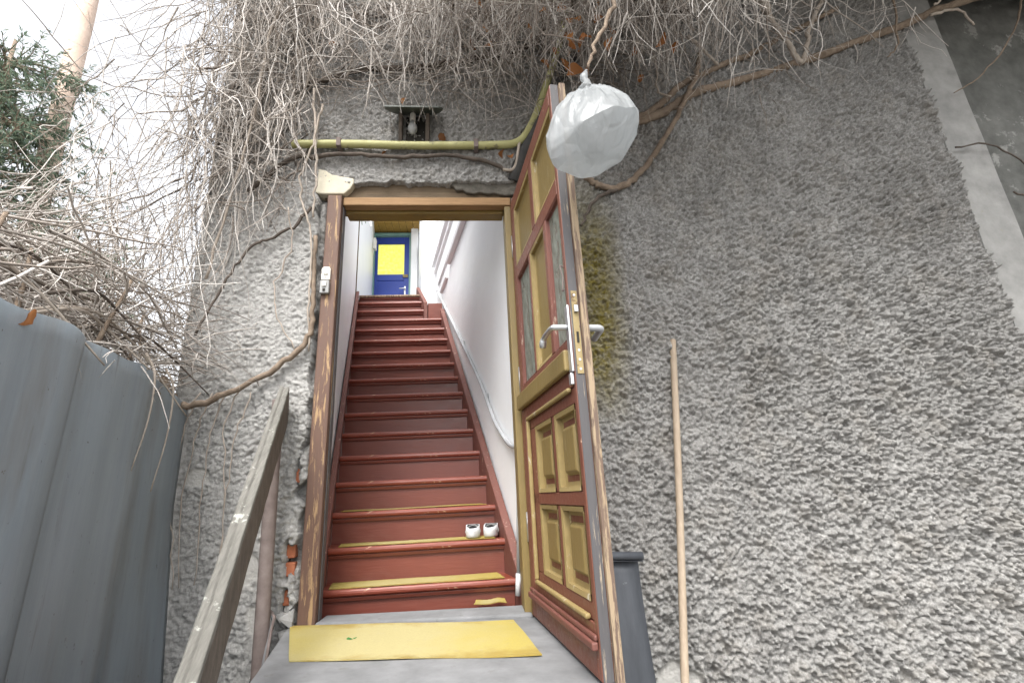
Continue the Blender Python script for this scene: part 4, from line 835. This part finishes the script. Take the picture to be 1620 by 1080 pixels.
stem([(-.62, Y, 2.66), (-.41, Y, 2.74), (-.24, Y, 2.81), (0, Y, 2.82), (.33, Y, 2.88), (.59, Y, 2.96), (.85, Y-.03, 3.12)], .016, .022, 'stem_dark')
stem([(-.8, Y, 2.0), (-.6, Y, 2.2), (-.48, Y, 2.215), (-.29, Y, 2.235), (-.02, Y, 2.215), (.18, Y, 2.235), (.42, Y, 2.19), (.53, Y, 2.14), (.58, Y, 2.16), (.60, Y, 2.3)], .012, .010, 'stem_dark')
stem([(-.45, Y, 1.75), (-.44, Y, 1.55), (-.435, Y, 1.36), (-.445, Y, 1.22), (-.54, Y, 1.11), (-.72, Y-.02, .985), (-.85, Y-.04, .925), (-.93, Y-.05, .915), (-.99, Y-.03, .97), (-1.05, Y, 1.05)], .010, .016, 'stem')
stem([(-.48, Y, 1.92), (-.56, Y, 1.80), (-.66, Y, 1.74), (-.74, Y-.03, 1.67), (-.81, Y-.05, 1.5), (-.90, Y-.08, 1.22)], .008, .005, 'stem_dark')
stem([(-.62, Y-.08, 3.6), (-.66, Y-.1, 3.33), (-.73, Y-.12, 2.89), (-.76, Y-.1, 2.42), (-.83, Y-.08, 1.92), (-.9, Y-.06, 1.5)], .008, .006, 'stem_pale')
stem([(-.44, Y-.06, 2.5), (-.48, Y-.05, 2.26), (-.53, Y-.04, 2.02), (-.49, Y-.03, 1.86), (-.455, Y-.02, 1.72), (-.45, Y-.01, 1.45), (-.437, Y, 1.15)], .006, .004, 'stem_pale')
stem([(-.50, Y-.05, 2.6), (-.47, Y-.05, 2.3), (-.455, Y-.04, 2.05), (-.46, Y-.02, 1.84)], .007, .005, 'stem_pale')
stem([(-.58, Y-.02, 1.9), (-.56, Y, 1.7), (-.61, Y, 1.5), (-.60, Y, 1.35), (-.5, Y, 1.17)], .004, .003, 'stem_pale')
stem([(2.07, Y-.10, 3.46), (2.15, Y-.10, 3.22), (2.20, Y-.10, 3.07), (2.25, Y-.10, 2.92), (2.29, Y-.10, 2.83), (2.34, Y-.10, 2.93), (2.40, Y-.10, 3.08), (2.5, Y-.10, 3.26), (2.66, Y-.12, 3.5)], .017, .012, 'stem_pale', k=7)
stem([(2.02, Y-.1, 3.5), (2.13, Y-.13, 3.27), (2.13, Y-.13, 3.18)], .022, .018, 'stem_pale')
stem([(1.62, Y-.14, 3.45), (1.6, Y-.16, 3.1), (1.63, Y-.15, 2.98)], .009, .007, 'stem_pale')
stem([(1.62, Y-.10, 3.0), (1.68, Y-.10, 2.93), (1.78, Y-.08, 2.82)], .012, .008, 'stem_pale')
stem([(1.35, Y-.1, 3.0), (1.40, Y-.1, 2.8), (1.39, Y-.08, 2.62), (1.46, Y-.08, 2.58)], .006, .005, 'stem_pale')
stem([(3.05, Y-.1, 3.62), (3.0, Y-.12, 3.3), (2.95, Y-.1, 3.0), (2.9, Y-.06, 2.93)], .008, .004, 'stem')
stem([(3.55, Y-.1, 3.62), (3.3, Y-.16, 3.32), (3.22, Y-.16, 3.25)], .009, .006, 'stem_pale')
stem([(4.3, Y-.1, 3.6), (3.8, Y-.1, 3.42), (3.5, Y-.12, 3.45), (3.3, Y-.12, 3.6)], .012, .010, 'stem_pale')
stem([(3.25, Y-.1, 3.24), (3.42, Y-.12, 3.26), (3.50, Y-.12, 3.14)], .009, .006, 'stem_pale')
stem([(3.95, Y-.1, 3.42), (3.75, Y-.12, 3.1), (3.5, Y-.06, 2.82), (3.3, Y-.02, 2.7)], .006, .003, 'stem')
stem([(4.1, Y-.1, 2.75), (3.9, Y-.10, 2.5), (3.78, Y-.06, 2.2)], .007, .005, 'stem')
stem([(3.18, Y-.02, 2.30), (3.38, Y-.04, 2.31), (3.62, Y-.02, 2.16)], .005, .004, 'stem_dark')
stem([(3.40, Y-.04, 1.98), (3.55, Y-.04, 1.93), (3.75, Y-.02, 1.8)], .006, .004, 'stem_dark')
for i in range(9):                      # long arching runners carrying the beard outwards from the wall
    x = .2+.16*i; stem([(x+.1, -.03, 3.0+.04*i), (x+.05, -.35, 2.95), (x-.02, -.7, 2.66), (x-.05+rng.normal(0, .06), -1.0, 2.30)], .010, .005, 'stem' if i % 2 else 'stem_dark', sides=7)
stem([(.95, -.7, 2.6), (.86, -.95, 2.2), (.76, -1.0, 1.95), (.71, -1.0, 1.83)], .009, .005, 'stem')
for i in range(5):                      # thin runners hanging down the wall left of the handrail
    x = -.93+.055*i; stem([(x+.04, Y, .98), (x, Y, .8), (x+rng.normal(0, .02), Y, .55), (x+rng.normal(0, .02)+.03, Y, .2)], .0035, .002, 'stem_pale', sides=6)
# dry leaves caught in it
lf = None
def leaf_mb():
    m = MB(); vs = []; n = 7
    for i in range(n):
        q = i/(n-1); wd = .5*math.sin(math.pi*min(1, q*.92+.06))**.8*(1+.15*math.sin(i*2.6)); zz = .18*math.sin(q*3)
        vs += [(-wd*.8, q, zz+.16*wd), (0, q, zz), (wd*.8, q, zz+.2*wd)]
    m.add(vs, [(3*i+j, 3*i+j+1, 3*i+j+4, 3*i+j+3) for i in range(n-1) for j in range(2)]); return m
lm_ = leaf_mb(); me = bpy.data.meshes.new('dry_leaf'); me.from_pydata(lm_.v, [], lm_.f); me.materials.append(M['dry']); me.polygons.foreach_set('use_smooth', [True]*len(me.polygons))
vl = Vector(vine.location)
spots = [(.78+.14*random.gauss(0, 1.5), -.25-.5*random.random(), None, random.uniform(.035, .065)) for _ in range(34)]
spots += [(.83, -.45, 2.45, .13), (.88, -.45, 2.40, .11), (.35, -.15, 2.95, .08), (.42, -.15, 2.88, .07), (.16, -.03, 2.38, .05), (.50, -.06, 2.24, .06), (.54, -.06, 2.22, .05), (-.45, -.06, 3.0, .06), (-.42, -.06, 2.98, .05), (-.12, -.03, 2.26, .04), (-.05, -.04, 2.6, .05), (1.2, -.3, 2.7, .05), (1.28, -.2, 2.65, .045), (.42, -.3, 3.0, .08)]
for (x, y, z, s_) in spots:
    o = bpy.data.objects.new('dry_leaf', me); COL.objects.link(o); o.parent = vine
    zz = z if z else 2.86+.62*y+random.uniform(-.12, .35)
    o.location = Vector((x, y, zz))-vl; o.scale = (s_, s_, s_); o.rotation_euler = (random.uniform(-2.6, -.6), random.uniform(-1, 1), random.uniform(0, 6.28))
# ------------------------------------------------------------------ bare shrub over the fence
shr = thing('bare_shrub', (-1.2, -.5, -1.1), 'leafless grey brown shrub spilling over the top of the metal fence', 'shrub')
b1, b2 = Bunch(), Bunch()
def trim(P): return P[~(((P[:, :, 0] > -.62)).any(axis=1) | (P[:, :, 2] > 1.05+.55*np.clip(P[:, :, 1]+1.6, 0, 2)).any(axis=1))]
N = 420; s = rng.uniform(-.1, 1.75, N); off = -rng.uniform(.05, .75, N); base = np.array(fp)[None]+np.array(fd)[None]*s[:, None]+np.array(fn)[None]*off[:, None]; base[:, 2] = rng.uniform(.75, 1.25, N)+.12*(s > .6)
A = grow(base, dirs(N, (.10, .65, .12), (.55, .5, .38)), rng.uniform(.45, 1.05, N), 11, .13, G(.045), None, .03); A = trim(A)
b1.add(A, .0017, .0045); b1.add(spread(A, 1, 4, .12, .45, 6, .16, G(.03)), .0009, .002); b2.add(spread(A, 1, 3, .1, .35, 5, .2, G(.02)), .0009, .002)
N = 240; s = rng.uniform(.4, 1.7, N); base = np.array(fp)[None]+np.array(fd)[None]*s[:, None]+np.array(fn)[None]*(-rng.uniform(.1, .6, N))[:, None]; base[:, 2] = rng.uniform(.9, 1.3, N)
A = grow(base, dirs(N, (.15, .8, .0), (.3, .35, .3)), rng.uniform(.5, 1.1, N), 11, .1, G(.05), None, .03); A = trim(A)
b2.add(A, .002, .0055); b2.add(spread(A, 1, 3, .1, .4, 5, .2, G(.02)), .001, .002)
N = 13; s = rng.uniform(.45, 1.35, N); base = np.array(fp)[None]+np.array(fd)[None]*s[:, None]+np.array(fn)[None]*.0; base[:, 2] = .95; base[:, 0] += .012
A = grow(base, dirs(N, (.5, 0, -.2), (.3, .5, .3)), rng.uniform(.1, .32, N), 7, .15, G(.16)); b1.free = True; b1.add(A, .0016, .003); b1.add(spread(A, 1, 2, .05, .14, 4, .2, G(.08)), .001, .0018)
b1.build('twigs', M['twig'], shr); b2.build('tangled_twigs', M['twig_dark'], shr)
def sstem(pts, r0, r1, mat): 
    P = catmull(pts, 6); return MB().tube(P, np.linspace(r0, r1, len(P)), 8, jitter=.12).build('stem', M[mat], shr, smooth=True)
for i in range(16):
    s0 = random.uniform(.4, 1.45); p = fp+fd*s0-fn*random.uniform(.10, .45); z0 = random.uniform(.95, 1.2); L_ = random.uniform(.3, .75); a = random.uniform(-.3, .5)
    sstem([(p.x, p.y, z0), (p.x+.03*L_+.05*a, p.y+.35*L_, z0+.16*L_), (p.x+.1*a, p.y+.7*L_, z0+.1*L_), (p.x+.2*a+.05, p.y+1.0*L_, z0-.18*L_)], .006, .0025, ('stem_pale', 'stem', 'stem_dark')[i % 3])
for i in range(10):
    s0 = .15+.19*i; p = fp+fd*s0-fn*(.12+.05*(i % 3)); sstem([(p.x-.05, p.y, -1.1), (p.x-.02, p.y, 0), (p.x+random.uniform(-.05, .05), p.y, .8), (p.x+random.uniform(-.15, .1), p.y+.1, 1.25)], .014, .005, 'stem')
for s0, ln in ((.52, .34), (.30, .40)):
    p = fp+fd*s0+fn*.03; sstem([(p.x-.04, p.y, topz(s0)+.06), (p.x, p.y, topz(s0)-.02), (p.x+.01, p.y-.01, topz(s0)-.5*ln), (p.x-.01, p.y-.02, topz(s0)-ln)], .005, .002, 'stem_pale')
for (s0, dz, s_) in ((1.24, -.0, .045),):
    p = fp+fd*s0+fn*.02; o = bpy.data.objects.new('dry_leaf', me); COL.objects.link(o); o.parent = shr; o.location = Vector((p.x, p.y, topz(s0)+dz))-Vector(shr.location); o.scale = (s_*.5, s_, s_*1.6); o.rotation_euler = (-1.9, .4, .5)
# ------------------------------------------------------------------ evergreen and pine trunk beyond the fence
pine = thing('pine_tree', (-5.9, 4.3, -1.1), 'tall tree with pale peach bark rising behind the evergreen', 'tree')
MB().tube(catmull([(-5.78, 4.3, -1.1), (-5.80, 4.3, 3), (-5.86, 4.3, 7), (-5.95, 4.3, 11), (-6.0, 4.3, 15)], 6), np.linspace(.16, .10, 25), 14, jitter=.04).build('trunk', M['bark'], pine, smooth=True)
def sprays(P, nper, ln, wd, droop=.3):
    """flat scale-leaf sprays along each twig"""
    N, n, _ = P.shape; idx = np.repeat(np.arange(N), nper); t_ = rng.integers(1, n, len(idx)); p = P[idx, t_]; d = rng.normal(0, .6, (len(idx), 3)); d += (P[idx, t_]-P[idx, t_-1])/np.linalg.norm(P[idx, t_]-P[idx, t_-1], axis=1)[:, None]; d[:, 2] -= droop
    d /= np.linalg.norm(d, axis=1)[:, None]; s_ = np.cross(d, rng.normal(0, 1, d.shape)); s_ /= np.linalg.norm(s_, axis=1)[:, None]; L_ = rng.uniform(ln*.5, ln, len(idx))[:, None]; w_ = wd*rng.uniform(.6, 1.2, len(idx))[:, None]
    V = np.stack([p, p+d*L_*.5+s_*w_, p+d*L_, p+d*L_*.5-s_*w_], 1).reshape(-1, 3); F = np.arange(len(V)).reshape(-1, 4); return V, F
def crown(tree, axis_xy, z0, z1, rad, nb, seed, mat='needle'):
    N = nb; z = rng.uniform(z0, z1, N); a = rng.uniform(0, 2*np.pi, N); q = (z-z0)/(z1-z0); ln = rad*(1-.55*q)*rng.uniform(.5, 1.15, N)
    s_ = np.stack([np.full(N, axis_xy[0]), np.full(N, axis_xy[1]), z], 1); d = np.stack([np.cos(a), np.sin(a), rng.uniform(-.1, .5, N)], 1)
    A = grow(s_, d, ln, 9, .1, G(.06)); bb = Bunch(); bb.add(A, .010, .022); B = spread(A, 1, 9, .2, .6, 6, .15, G(.05)); bb.add(B, .004, .008); bb.build('branches', M['stem'], tree)
    V1, F1 = sprays(B, 34, .12, .0085); V2, F2 = sprays(A, 40, .12, .009); o = npmesh('foliage', np.concatenate([V1, V2]), np.concatenate([F1, F2+len(V1)]), M[mat], tree, False); o['kind'] = 'stuff'
ev = thing('evergreen_tree', (-6.0, 3.6, -1.1), 'loose dark green evergreen tree behind the shrub at the left edge', 'tree')
MB().tube([(-6.0, 3.6, -1.1), (-6.0, 3.6, 3), (-6.05, 3.6, 7)], [.14, .10, .02], 10).build('trunk', M['stem'], ev, smooth=True)
crown(ev, (-6.0, 3.6), 2.4, 6.7, 1.7, 110, 1)
ev2 = thing('evergreen_shrub', (-4.3, 3.2, -1.1), 'low green evergreen showing through the bare twigs above the fence', 'shrub')
MB().tube([(-4.3, 3.2, -1.1), (-4.3, 3.2, 1.5), (-4.3, 3.2, 3.3)], [.08, .06, .015], 8).build('trunk', M['stem'], ev2, smooth=True)
crown(ev2, (-4.3, 3.2), 1.6, 3.5, 1.0, 40, 2)

# ------------------------------------------------------------------ plant over the stairwell wall
gpl = thing('trailing_plant', (-.62, 1.0, 2.9), 'green plant blades hanging over the left white stairwell wall under the door head', 'plant')
for i in range(9):
    a = -1.1+.27*i; L_ = .34+.05*math.sin(i*2.3); vs = []
    for q in range(7):
        r_ = q/6; x = -.60+.015+.16*r_*.5; y = .98+math.sin(a)*.30*r_; z = 2.88+.10*math.sin(r_*2.2)-L_*r_*r_*1.15; wd = .014*(1-r_*.85)
        vs += [(x, y-wd, z), (x+.004, y+wd, z)]
    o = MB().add(vs, [(2*k, 2*k+1, 2*k+3, 2*k+2) for k in range(6)]).build('blade', M['bud'] if i == 4 else M['green'], gpl, smooth=True)
